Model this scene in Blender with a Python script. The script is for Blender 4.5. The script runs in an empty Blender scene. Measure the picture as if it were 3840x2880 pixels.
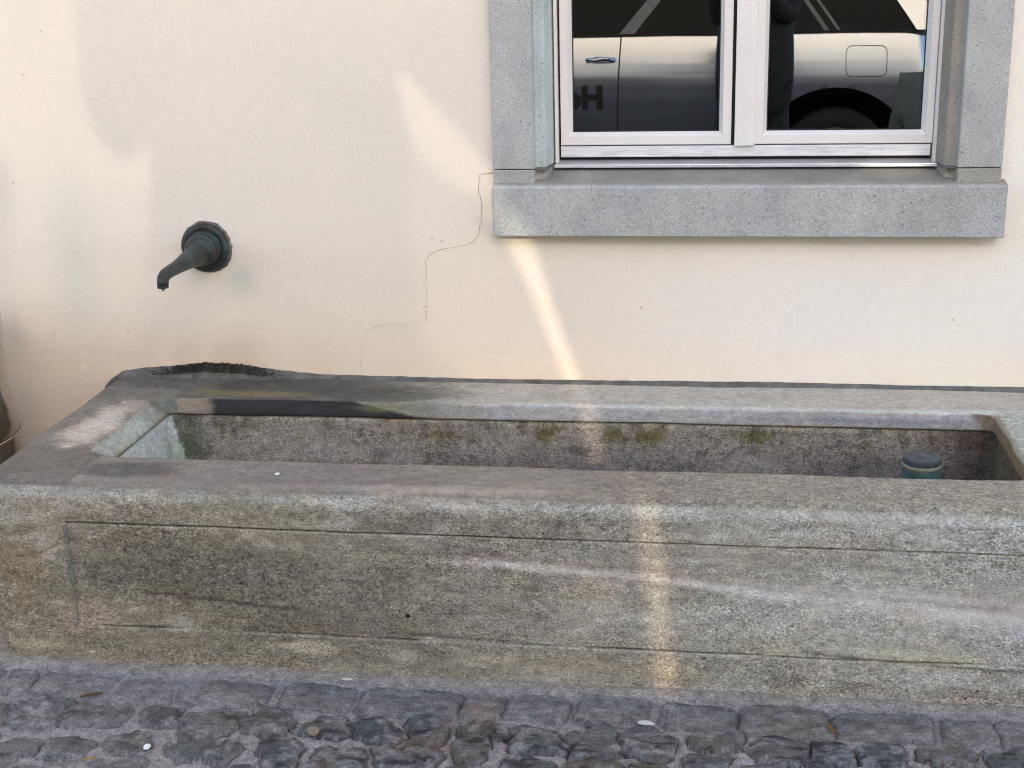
import bpy, bmesh, math, random
import numpy as np
from mathutils import Vector, Matrix
R = math.radians
random.seed(4)
scene = bpy.context.scene
col = scene.collection

# ------------------------------------------------------------------ camera
YAW, PITCH, ROLL = R(8.6737), R(17.3197), R(-1.5385)
F = 5194.1 / 3840.0
cd = bpy.data.cameras.new("camera"); cam = bpy.data.objects.new("camera", cd); col.objects.link(cam)
cd.sensor_width = 36.0; cd.lens = 36.0 * F; cd.clip_end = 500; cd.clip_start = 0.02
fwd = Vector((-math.sin(YAW) * math.cos(PITCH), math.cos(YAW) * math.cos(PITCH), -math.sin(PITCH)))
rt = Vector((math.cos(YAW), math.sin(YAW), 0)); upv = rt.cross(fwd)
r2 = math.cos(ROLL) * rt + math.sin(ROLL) * upv; u2 = -math.sin(ROLL) * rt + math.cos(ROLL) * upv
m3 = Matrix((r2, u2, -fwd)).transposed()
cam.matrix_world = Matrix.Translation((0, -3.6, 1.5875)) @ m3.to_4x4()
scene.camera = cam

# ------------------------------------------------------------------ light
SX, SZ = 0.24, 0.350
SUN = Vector((SX, -1.0, SZ)).normalized()           # towards the added low beam
EL = math.asin(SUN.z)
w = bpy.data.worlds.new("World"); scene.world = w; w.use_nodes = True
nt = w.node_tree
sky = nt.nodes.new("ShaderNodeTexSky"); sky.sky_type = 'NISHITA'; sky.sun_disc = False
sky.sun_elevation = EL; sky.sun_rotation = math.atan2(SUN.x, SUN.y)
sky.dust_density = 1.6; sky.air_density = 1.0; sky.ozone_density = 0.6
bg = nt.nodes["Background"]; bg.inputs[1].default_value = 0.15
nt.links.new(sky.outputs[0], bg.inputs[0])
sl = bpy.data.lights.new("added_low_beam", 'SUN'); added_low_beam = bpy.data.objects.new("added_low_beam", sl); col.objects.link(added_low_beam)
sl.energy = 0.5; sl.angle = R(0.2); sl.color = (1.0, 0.89, 0.70)  # added low beam, stands in for sunlight reflected off the parked car
added_low_beam.rotation_euler = (-SUN).to_track_quat('-Z', 'Y').to_euler(); added_low_beam.location = SUN * 20
scene.view_settings.view_transform = 'Standard'; scene.view_settings.look = 'None'
scene.view_settings.exposure = 1.97; scene.view_settings.gamma = 1.0
scene.view_settings.use_curve_mapping = False

# ------------------------------------------------------------------ numpy noise
def _h(ix, iy, iz, s):
    n = (ix * 374761393 + iy * 668265263 + iz * 2147483647 + s * 1274126177) & 0xffffffff
    n = ((n ^ (n >> 13)) * 1274126177) & 0xffffffff
    return ((n ^ (n >> 16)) & 0xffff) / 32768.0 - 1.0
def vnoise(P, f, seed=0):
    q = np.asarray(P, float) * np.asarray(f, float) + 91.7
    i = np.floor(q).astype(np.int64); t = q - i; t = t * t * (3 - 2 * t)
    o = 0
    for a in (0, 1):
        for b in (0, 1):
            for c in (0, 1):
                wt = (t[..., 0] if a else 1 - t[..., 0]) * (t[..., 1] if b else 1 - t[..., 1]) * (t[..., 2] if c else 1 - t[..., 2])
                o = o + wt * _h(i[..., 0] + a, i[..., 1] + b, i[..., 2] + c, seed)
    return o
def fbm(P, f, n=4, seed=0):
    f = np.asarray(f, float) * np.ones(3); o = 0; a = 1.0; tot = 0
    for k in range(n):
        o = o + a * vnoise(P, f * 2 ** k, seed + k * 17); tot += a; a *= 0.55
    return o / tot
def sm(x, a, b):
    t = np.clip((x - a) / (b - a), 0, 1); return t * t * (3 - 2 * t)
def lin(c):
    c = np.array(c, float) / 255.0
    return np.where(c <= 0.04045, c / 12.92, ((c + 0.055) / 1.055) ** 2.4)

# ------------------------------------------------------------------ materials
def mat(name):
    m = bpy.data.materials.new(name); m.use_nodes = True
    return m, m.node_tree.nodes, m.node_tree.links, m.node_tree.nodes["Principled BSDF"]
def node(N, t, **k):
    n = N.new(t)
    for a, v in k.items(): setattr(n, a, v)
    return n
def objco(N, L, scale=(1, 1, 1)):
    tc = N.new("ShaderNodeTexCoord"); mp = N.new("ShaderNodeMapping"); mp.inputs["Scale"].default_value = scale
    L.new(tc.outputs["Object"], mp.inputs[0]); return mp.outputs[0]
def noise(N, L, vec, scale, detail=4, rough=.6):
    n = N.new("ShaderNodeTexNoise"); n.inputs["Scale"].default_value = scale
    n.inputs["Detail"].default_value = detail; n.inputs["Roughness"].default_value = rough
    L.new(vec, n.inputs["Vector"]); return n.outputs["Fac"]
def ramp(N, L, fac, stops):
    r = N.new("ShaderNodeValToRGB"); e = r.color_ramp.elements
    while len(e) < len(stops): e.new(0.5)
    for i, (p, c) in enumerate(stops):
        e[i].position = p; e[i].color = (*c, 1) if len(c) == 3 else c
    L.new(fac, r.inputs[0]); return r.outputs[0]
def mix(N, L, a, b, fac, mode='MIX'):
    m = N.new("ShaderNodeMix"); m.data_type = 'RGBA'; m.blend_type = mode; m.clamp_factor = True
    for s, v in ((m.inputs["Factor"], fac), (m.inputs["A"], a), (m.inputs["B"], b)):
        if hasattr(v, "links") or hasattr(v, "is_output"): L.new(v, s)
        elif isinstance(v, (tuple, list)): s.default_value = (*v[:3], 1)
        else: s.default_value = v
    return m.outputs["Result"]
def math_(N, L, op, a, b=None):
    m = N.new("ShaderNodeMath"); m.operation = op
    for i, v in enumerate((a, b)):
        if v is None: continue
        if isinstance(v, (int, float)): m.inputs[i].default_value = v
        else: L.new(v, m.inputs[i])
    return m.outputs[0]
def bump(N, L, bs, h, dist, strength=1.0, prev=None):
    b = N.new("ShaderNodeBump"); b.inputs["Distance"].default_value = dist; b.inputs["Strength"].default_value = strength
    L.new(h, b.inputs["Height"])
    if prev is not None: L.new(prev, b.inputs["Normal"])
    L.new(b.outputs[0], bs.inputs["Normal"]); return b.outputs[0]
def g(v): return (v, v, v)

def plain(name, c, rough=.5, metal=0.0, nscale=30, namt=.15, bdist=0.0, bscale=200):
    m, N, L, B = mat(name); v = objco(N, L)
    n = noise(N, L, v, nscale, 5)
    lo = tuple(max(0, x * (1 - namt)) for x in c); hi = tuple(min(1, x * (1 + namt)) for x in c)
    L.new(ramp(N, L, n, [(0.3, lo), (0.7, hi)]), B.inputs["Base Color"])
    B.inputs["Roughness"].default_value = rough; B.inputs["Metallic"].default_value = metal
    if bdist: bump(N, L, B, noise(N, L, v, bscale, 3), bdist)
    return m

# plaster -------------------------------------------------------------
def m_plaster():
    m, N, L, B = mat("plaster"); v = objco(N, L)
    at = node(N, "ShaderNodeAttribute", attribute_name="Col")
    fine = noise(N, L, v, 260, 3); med = noise(N, L, v, 45, 5)
    c = mix(N, L, at.outputs["Color"], ramp(N, L, fine, [(.3, g(.96)), (.7, g(1.03))]), 1.0, 'MULTIPLY')
    c = mix(N, L, c, ramp(N, L, med, [(.3, (.975, .97, .965)), (.7, (1.02, 1.02, 1.02))]), 1.0, 'MULTIPLY')
    vo = N.new("ShaderNodeTexVoronoi"); vo.inputs["Scale"].default_value = 22; L.new(v, vo.inputs["Vector"])
    sel = noise(N, L, v, 9, 2)
    spot = math_(N, L, 'MULTIPLY', math_(N, L, 'LESS_THAN', vo.outputs["Distance"], .075), math_(N, L, 'GREATER_THAN', sel, .60))
    c = mix(N, L, c, (.42, .35, .27), math_(N, L, 'MULTIPLY', spot, .55))
    L.new(c, B.inputs["Base Color"]); B.inputs["Roughness"].default_value = .9
    B.inputs["Specular IOR Level"].default_value = .15
    p = bump(N, L, B, noise(N, L, objco(N, L, (1, 1, 1.5)), 14, 4, .5), .0015, .4)
    p = bump(N, L, B, ramp(N, L, noise(N, L, v, 110, 3, .6), [(.55, g(0)), (.78, g(1))]), .0014, .65, p)
    return m
# granite of the window surround ---------------------------------------
def m_granite():
    m, N, L, B = mat("granite"); v = objco(N, L); v2 = objco(N, L, (.6, 1, 1))
    base = ramp(N, L, noise(N, L, v, 7, 5), [(.3, (.40, .388, .372)), (.7, (.475, .456, .425))])
    c = mix(N, L, base, ramp(N, L, noise(N, L, v2, 330, 2, .8), [(.3, g(.72)), (.5, g(1)), (.7, g(1.3))]), 1.0, 'MULTIPLY')
    d = ramp(N, L, noise(N, L, v, 150, 3, .7), [(.335, g(1)), (.375, g(0))])
    c = mix(N, L, c, (.10, .10, .11), math_(N, L, 'MULTIPLY', d, .75))
    c = mix(N, L, c, ramp(N, L, noise(N, L, objco(N, L, (1, 1, .35)), 16, 5, .65), [(.3, (.86, .86, .86)), (.5, (1, 1, 1)), (.72, (1.07, 1.06, 1.03))]), 1.0, 'MULTIPLY')
    c = mix(N, L, c, ramp(N, L, noise(N, L, v, 3.2, 4, .6), [(.35, (.90, .89, .87)), (.6, (1.03, 1.03, 1.04))]), 1.0, 'MULTIPLY')
    wt = ramp(N, L, noise(N, L, objco(N, L, (1.1, 1, .9)), 190, 2, .7), [(.645, g(0)), (.69, g(1))])
    c = mix(N, L, c, (.62, .62, .62), math_(N, L, 'MULTIPLY', wt, .6))
    at = node(N, "ShaderNodeAttribute", attribute_name="Col")
    c = mix(N, L, c, at.outputs["Color"], 1.0, 'MULTIPLY')
    L.new(c, B.inputs["Base Color"]); B.inputs["Roughness"].default_value = .8
    bump(N, L, B, noise(N, L, v, 260, 3, .7), .0012, .8)
    return m
# trough stone: large marks come with the mesh, grain and bedding here --
def m_trough():
    m, N, L, B = mat("weathered_stone")
    at = node(N, "ShaderNodeAttribute", attribute_name="Col")
    rg = node(N, "ShaderNodeAttribute", attribute_name="Rgh")
    sep = N.new("ShaderNodeSeparateColor"); L.new(rg.outputs["Color"], sep.inputs[0])
    v = objco(N, L, (.8, .95, 1.15)); v1 = objco(N, L); v3 = objco(N, L, (.5, 1, 1.4))
    a = noise(N, L, v, 215, 2, .8); b = noise(N, L, v, 62, 5, .8); s = noise(N, L, v3, 90, 3, .7)
    ga = ramp(N, L, a, [(.32, g(.22)), (.43, g(.72)), (.52, g(1.08)), (.62, g(1.45)), (.74, g(2.4))])
    gb = ramp(N, L, b, [(.34, g(.56)), (.5, g(1.0)), (.66, g(1.46))])
    c = at.outputs["Color"]
    c = mix(N, L, c, ga, math_(N, L, 'ADD', math_(N, L, 'MULTIPLY', sep.outputs[0], .72), .10), 'MULTIPLY')
    c = mix(N, L, c, gb, math_(N, L, 'ADD', math_(N, L, 'MULTIPLY', sep.outputs[0], .6), .35), 'MULTIPLY')
    st = ramp(N, L, s, [(.30, g(.68)), (.46, g(1)), (.6, g(1.02)), (.75, g(1.22))])
    c = mix(N, L, c, st, .4, 'MULTIPLY')
    pit = ramp(N, L, noise(N, L, objco(N, L, (.8, 1, 1.1)), 120, 2, .6), [(.315, g(1)), (.345, g(0))])
    c = mix(N, L, c, (.03, .027, .023), math_(N, L, 'MULTIPLY', pit, math_(N, L, 'MULTIPLY', sep.outputs[0], .85)))
    hue = ramp(N, L, noise(N, L, v1, 11, 5, .65), [(.3, (1.10, .98, .86)), (.5, (1.02, .99, .98)), (.72, (.95, .99, 1.05))])
    c = mix(N, L, c, hue, .45, 'MULTIPLY')
    # hand cut lines on the front panel
    L.new(c, B.inputs["Base Color"]); B.inputs["Roughness"].default_value = .88
    B.inputs["Specular IOR Level"].default_value = .25
    h = math_(N, L, 'ADD', math_(N, L, 'MULTIPLY', a, .6), b)
    h = math_(N, L, 'MULTIPLY', h, math_(N, L, 'ADD', sep.outputs[0], .12))
    bump(N, L, B, h, .0060, 1.0)
    return m
def m_ground(name="cobble_ground"):
    m, N, L, B = mat(name)
    at = node(N, "ShaderNodeAttribute", attribute_name="Col"); v = objco(N, L)
    a = noise(N, L, v, 170, 4, .75); b = noise(N, L, v, 42, 5, .7)
    c = mix(N, L, at.outputs["Color"], ramp(N, L, a, [(.32, g(.45)), (.5, g(1)), (.68, g(1.7))]), .9, 'MULTIPLY')
    c = mix(N, L, c, ramp(N, L, b, [(.3, g(.5)), (.5, g(1)), (.7, (1.35, 1.36, 1.38))]), .9, 'MULTIPLY')
    L.new(c, B.inputs["Base Color"]); B.inputs["Roughness"].default_value = .75
    bump(N, L, B, math_(N, L, 'ADD', a, math_(N, L, 'MULTIPLY', b, 2)), .004, .8)
    return m
def m_far_ground():
    m, N, L, B = mat("street_asphalt"); v = objco(N, L)  # unseen street asphalt, set dark so the mirrored car side reads dark
    vo = N.new("ShaderNodeTexVoronoi"); vo.feature = 'DISTANCE_TO_EDGE'; vo.inputs["Scale"].default_value = 8; L.new(v, vo.inputs["Vector"])
    vc = N.new("ShaderNodeTexVoronoi"); vc.inputs["Scale"].default_value = 8; L.new(v, vc.inputs["Vector"])
    sv = N.new("ShaderNodeSeparateColor"); L.new(vc.outputs["Color"], sv.inputs[0])
    st = ramp(N, L, sv.outputs[0], [(0, (.05, .05, .052)), (1, (.065, .064, .062))])
    c = st
    c = mix(N, L, c, ramp(N, L, noise(N, L, v, 40, 5), [(.3, g(.7)), (.7, g(1.3))]), 1.0, 'MULTIPLY')
    L.new(c, B.inputs["Base Color"]); B.inputs["Roughness"].default_value = .75
    bump(N, L, B, noise(N, L, v, 160, 4), .004)
    return m
def m_bronze():
    m, N, L, B = mat("patinated_bronze"); v = objco(N, L)
    c = ramp(N, L, noise(N, L, v, 22, 5, .7), [(.32, (.020, .019, .017)), (.47, (.042, .040, .034)), (.58, (.030, .048, .047)), (.72, (.075, .11, .108))])
    c = mix(N, L, c, ramp(N, L, noise(N, L, v, 300, 3, .7), [(.35, g(.6)), (.6, g(1.0)), (.75, g(2.0))]), .7, 'MULTIPLY')
    L.new(c, B.inputs["Base Color"]); B.inputs["Roughness"].default_value = .5; B.inputs["Metallic"].default_value = .25
    bump(N, L, B, noise(N, L, v, 180, 4), .0012)
    return m
def m_frame():
    m, N, L, B = mat("window_paint"); v = objco(N, L); v2 = objco(N, L, (.3, 1, 3))
    c = ramp(N, L, noise(N, L, v, 6, 4), [(.3, (.78, .71, .67)), (.7, (.83, .755, .70))])
    c = mix(N, L, c, ramp(N, L, noise(N, L, v2, 60, 4, .7), [(.28, g(.85)), (.42, g(1))]), .7, 'MULTIPLY')
    L.new(c, B.inputs["Base Color"]); B.inputs["Roughness"].default_value = .38
    bump(N, L, B, noise(N, L, v, 60, 3), .0004)
    return m
def m_alu(name, base, rough, met=1.0):
    m, N, L, B = mat(name); v = objco(N, L, (.15, 1, 1))
    c = mix(N, L, base, ramp(N, L, noise(N, L, v, 90, 4, .7), [(.3, g(.75)), (.6, g(1.05))]), 1.0, 'MULTIPLY')
    L.new(c, B.inputs["Base Color"]); B.inputs["Roughness"].default_value = rough; B.inputs["Metallic"].default_value = met
    return m
def m_pane(fac, name):
    m, N, L, B = mat(name); N.remove(B)
    out = N["Material Output"]; v = objco(N, L)
    tr = N.new("ShaderNodeBsdfTransparent"); tr.inputs[0].default_value = (.86, .9, .9, 1)
    gl = N.new("ShaderNodeBsdfAnisotropic"); gl.inputs["Roughness"].default_value = .0
    gl.inputs[0].default_value = (.93, .97, 1.0, 1)
    mx = N.new("ShaderNodeMixShader"); mx.inputs[0].default_value = fac
    L.new(tr.outputs[0], mx.inputs[1]); L.new(gl.outputs[0], mx.inputs[2])
    df = N.new("ShaderNodeBsdfDiffuse"); df.inputs[0].default_value = (.5, .5, .48, 1)
    dust = ramp(N, L, noise(N, L, v, 120, 3, .7), [(.68, g(0)), (.72, g(1))])
    m2 = N.new("ShaderNodeMixShader"); L.new(math_(N, L, 'MULTIPLY', dust, .22), m2.inputs[0])
    L.new(mx.outputs[0], m2.inputs[1]); L.new(df.outputs[0], m2.inputs[2]); L.new(m2.outputs[0], out.inputs[0])
    b = N.new("ShaderNodeBump"); b.inputs["Distance"].default_value = .0006; b.inputs["Strength"].default_value = .25
    L.new(noise(N, L, v, 3.5, 1), b.inputs["Height"]); L.new(b.outputs[0], gl.inputs["Normal"])
    return m
def m_tint(name, t):
    m, N, L, B = mat(name); N.remove(B)
    tr = N.new("ShaderNodeBsdfTransparent"); tr.inputs[0].default_value = (t, t, t, 1)
    L.new(tr.outputs[0], N["Material Output"].inputs[0]); return m

M = dict(plaster=m_plaster(), granite=m_granite(), stone=m_trough(), ground=m_ground(), far=m_far_ground(), bronze=m_bronze(),
         frame=m_frame(), rail=m_alu("brushed_aluminium", (.84, .81, .80), .42, .12), flash=m_alu("dull_aluminium", (.44, .41, .40), .5, .2),
         edge=m_alu("bright_aluminium", (.8, .8, .82), .3, .8), steel=m_alu("stainless_steel", (.50, .49, .48), .16),
         gasket=plain("black_rubber", (.015, .015, .016), .6), dark=plain("dark_room", (.012, .012, .012), .95),
         crack=plain("crack_dirt", (.30, .24, .18), .9), pane=m_pane(.36, "outer_glass"), pane2=m_pane(.20, "inner_glass"),
         joint=plain("grey_mortar", (.125, .112, .10), .92, 0, 25, .45, .004, 120), moss=plain("dark_moss", (.13, .108, .082), .95, 0, 140, .75),
         seam=plain("pale_mortar", (.20, .195, .165), .9, 0, 60, .35, .002, 150))

# ------------------------------------------------------------------ mesh helpers
def link(name, me, parent=None):
    o = bpy.data.objects.new(name, me); col.objects.link(o)
    if parent: o.parent = parent
    return o
def empty(name, loc=(0, 0, 0)):
    o = bpy.data.objects.new(name, None); col.objects.link(o); o.location = loc; o.empty_display_size = .05; return o
def tag(o, label=None, cat=None, group=None, kind=None):
    for k, v in (("label", label), ("category", cat), ("group", group), ("kind", kind)):
        if v: o[k] = v
    return o
def mesh(name, V, Fc, m, parent=None, smooth=False, cols=None, rgh=None):
    """V in world space; parented objects get their parent's offset removed"""
    V = np.asarray(V, float)
    me = bpy.data.meshes.new(name)
    off = np.array(parent_loc(parent))
    me.from_pydata((V - off).tolist() if len(V) < 20000 else [], [], Fc if len(V) < 20000 else [])
    if len(V) >= 20000:
        Fa = np.asarray(Fc, np.int32)
        me.vertices.add(len(V)); me.vertices.foreach_set("co", (V - off).astype(np.float32).ravel())
        me.loops.add(Fa.size); me.loops.foreach_set("vertex_index", Fa.ravel())
        me.polygons.add(len(Fa)); me.polygons.foreach_set("loop_start", np.arange(0, Fa.size, 4, dtype=np.int32))
        me.polygons.foreach_set("loop_total", np.full(len(Fa), 4, np.int32))
        me.update(calc_edges=True); me.validate()
    me.materials.append(m)
    if smooth: me.polygons.foreach_set("use_smooth", np.ones(len(me.polygons), bool))
    for nm, c in (("Col", cols), ("Rgh", rgh)):
        if c is not None:
            a = me.color_attributes.new(nm, 'FLOAT_COLOR', 'POINT')
            c4 = np.ones((len(V), 4), np.float32); c4[:, :3] = c; a.data.foreach_set("color", c4.ravel())
    me.update()
    o = link(name, me, parent); return o
def parent_loc(p):
    l = Vector((0, 0, 0))
    while p is not None: l = l + p.location; p = p.parent
    return l
def whitecol(o):
    me = o.data
    if "Col" not in me.color_attributes:
        a = me.color_attributes.new("Col", 'FLOAT_COLOR', 'POINT')
        a.data.foreach_set("color", np.ones(len(me.vertices) * 4, np.float32))
    return o
def from_bm(name, bm, m, parent=None, smooth=False, bevel=0, seg=2):
    off = parent_loc(parent)
    if bevel: bmesh.ops.bevel(bm, geom=list(bm.edges), offset=bevel, segments=seg, affect='EDGES', profile=.6)
    bmesh.ops.translate(bm, verts=bm.verts, vec=-off)
    bmesh.ops.recalc_face_normals(bm, faces=bm.faces)
    me = bpy.data.meshes.new(name); bm.to_mesh(me); bm.free(); me.materials.append(m)
    if smooth:
        for p in me.polygons: p.use_smooth = True
    return link(name, me, parent)
def addbox(bm, x0, x1, y0, y1, z0, z1):
    vs = [bm.verts.new((x, y, z)) for x in (x0, x1) for y in (y0, y1) for z in (z0, z1)]
    for f in ((0, 1, 3, 2), (4, 6, 7, 5), (0, 4, 5, 1), (2, 3, 7, 6), (0, 2, 6, 4), (1, 5, 7, 3)): bm.faces.new([vs[i] for i in f])
def box(name, x0, x1, y0, y1, z0, z1, m, parent=None, bevel=.001, smooth=False):
    bm = bmesh.new(); addbox(bm, x0, x1, y0, y1, z0, z1); return from_bm(name, bm, m, parent, smooth, bevel)
def extr(bm, prof, axis, a, b):
    """prof: closed list of (p,q); axis 'x': (y,z) profile extruded in x, 'z': (x,y) profile extruded in z"""
    f = (lambda p, t: (t, p[0], p[1])) if axis == 'x' else (lambda p, t: (p[0], p[1], t))
    A = [bm.verts.new(f(p, a)) for p in prof]; Bv = [bm.verts.new(f(p, b)) for p in prof]; n = len(prof)
    for i in range(n): bm.faces.new((A[i], A[(i + 1) % n], Bv[(i + 1) % n], Bv[i]))
    bm.faces.new(A[::-1]); bm.faces.new(Bv)
def sweep(path, n=20):
    """tube through (pos, radius) pairs -> verts, faces; round caps come from the radii"""
    V = []; Fc = []; pts = [Vector(p) for p, r in path]
    for i, (p, r) in enumerate(path):
        t = (pts[min(i + 1, len(pts) - 1)] - pts[max(i - 1, 0)]).normalized()
        s = Vector((1, 0, 0)) if abs(t.x) < .9 else Vector((0, 0, 1)); a = t.cross(s).normalized(); b = t.cross(a)
        for k in range(n):
            an = 2 * math.pi * k / n; V.append(tuple(pts[i] + r * (math.cos(an) * a + math.sin(an) * b)))
    for i in range(len(path) - 1):
        for k in range(n): Fc.append((i * n + k, i * n + (k + 1) % n, (i + 1) * n + (k + 1) % n, (i + 1) * n + k))
    Fc.append(tuple(range(n))[::-1]); Fc.append(tuple((len(path) - 1) * n + k for k in range(n)))
    return V, Fc
def lathe(prof, c, axis, n=64):
    """prof: (radius, distance along axis)"""
    ax = Vector(axis).normalized(); s = Vector((1, 0, 0)) if abs(ax.x) < .9 else Vector((0, 1, 0))
    a = ax.cross(s).normalized(); b = ax.cross(a); V = []; Fc = []
    for r, h in prof:
        for k in range(n):
            an = 2 * math.pi * k / n; V.append(tuple(Vector(c) + ax * h + r * (math.cos(an) * a + math.sin(an) * b)))
    for i in range(len(prof) - 1):
        for k in range(n): Fc.append((i * n + k, i * n + (k + 1) % n, (i + 1) * n + (k + 1) % n, (i + 1) * n + k))
    Fc.append(tuple(range(n))[::-1]); Fc.append(tuple((len(prof) - 1) * n + k for k in range(n)))
    return V, Fc
def subdiv_bevel(o, wdt=.002, seg=3):
    b = o.modifiers.new("bevel", 'BEVEL'); b.width = wdt; b.segments = seg; b.limit_method = 'ANGLE'; return o
def polyd(P2, pts):
    """distance of points P2 (n,2) to a polyline and the parameter along it"""
    best = np.full(len(P2), 1e9); tt = np.zeros(len(P2)); k = 0
    for (a, b) in zip(pts[:-1], pts[1:]):
        a = np.array(a, float); b = np.array(b, float); d = b - a
        t = np.clip(((P2 - a) @ d) / (d @ d), 0, 1); e = np.hypot(*(P2 - a - t[:, None] * d).T)
        mk = e < best; best[mk] = e[mk]; tt[mk] = (k + t)[mk]; k += 1
    return best, tt / k

# ================================================================== GROUND
STONES_ROW = [(-1.582,-.939,.036,.051),(-1.446,-.946,.083,.044),(-1.26,-.953,.078,.053),(-1.059,-.943,.078,.05),(-.865,-.941,.08,.053),(-.652,-.943,.11,.055),(-.489,-.943,.043,.045),(-.37,-.936,.069,.047),(-.205,-.934,.076,.058),(-.017,-.94,.076,.05),(.166,-.944,.096,.059),(.367,-.943,.098,.051),(.543,-.942,.056,.046),(.656,-.949,.055,.052),(.80,-.945,.08,.05),(-1.70,-.94,.06,.05),(-1.84,-.945,.07,.05),(.97,-.945,.08,.05),(1.15,-.945,.08,.05),(1.33,-.942,.08,.05),(1.51,-.946,.08,.05),(1.69,-.943,.08,.05),(1.87,-.945,.08,.05),(2.05,-.944,.08,.05),(2.23,-.945,.08,.05),(2.41,-.945,.08,.05),(2.59,-.945,.08,.05)]
STONES_COB = [(-1.321,-1.067,.055,.042),(-1.176,-1.059,.05,.048),(-1.463,-1.065,.073,.054),(-1.221,-1.162,.052,.035),(-1.062,-1.075,.058,.052),(-.943,-1.066,.045,.05),(-.887,-1.172,.044,.048),(-.812,-1.067,.06,.041),(-1.455,-1.219,.03,.048),(-1.348,-1.2,.051,.042),(-1.049,-1.18,.075,.04),(-1.598,-1.09,.058,.046),(-1.202,-1.265,.055,.04),(-.76,-1.191,.053,.044),(-.707,-1.07,.048,.052),(-.6,-1.058,.041,.05),(-.474,-1.038,.055,.035),(-.493,-1.115,.042,.045),(-.36,-1.066,.055,.05),(-.235,-1.064,.06,.054),(-.118,-1.061,.054,.055),(-.621,-1.165,.058,.039),(-.36,-1.189,.06,.04),(-.506,-1.215,.04,.034),(-.228,-1.18,.054,.04),(-.107,-1.175,.047,.038),(.023,-1.039,.058,.038),(.146,-1.063,.046,.046),(.253,-1.06,.047,.045),(.358,-1.055,.047,.040),(.485,-1.045,.046,.038),(.604,-1.06,.05,.046),(.005,-1.13,.045,.037),(.133,-1.166,.052,.04),(.25,-1.16,.05,.04),(.37,-1.15,.05,.04),(.49,-1.14,.05,.04),(.72,-1.06,.05,.045),(-.93,-1.29,.06,.045),(-1.58,-1.21,.05,.05),(-1.7,-1.1,.05,.045)]
_y = -.04
while _y > -2.6:
    _x = -3.65 + random.random() * .1
    while _x < 2.9:
        if _y < -1.32 or _x < (-1.8 if _y < -.9 else -1.80) or (_x > .97 and not -1.0 < _y < -.89) or (_x > .80 and _y < -1.12): STONES_COB.append((_x + random.uniform(-.02, .02), _y + random.uniform(-.015, .015), random.uniform(.045, .06), random.uniform(.036, .046)))
        _x += random.uniform(.115, .135)
    _y -= .108
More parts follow.
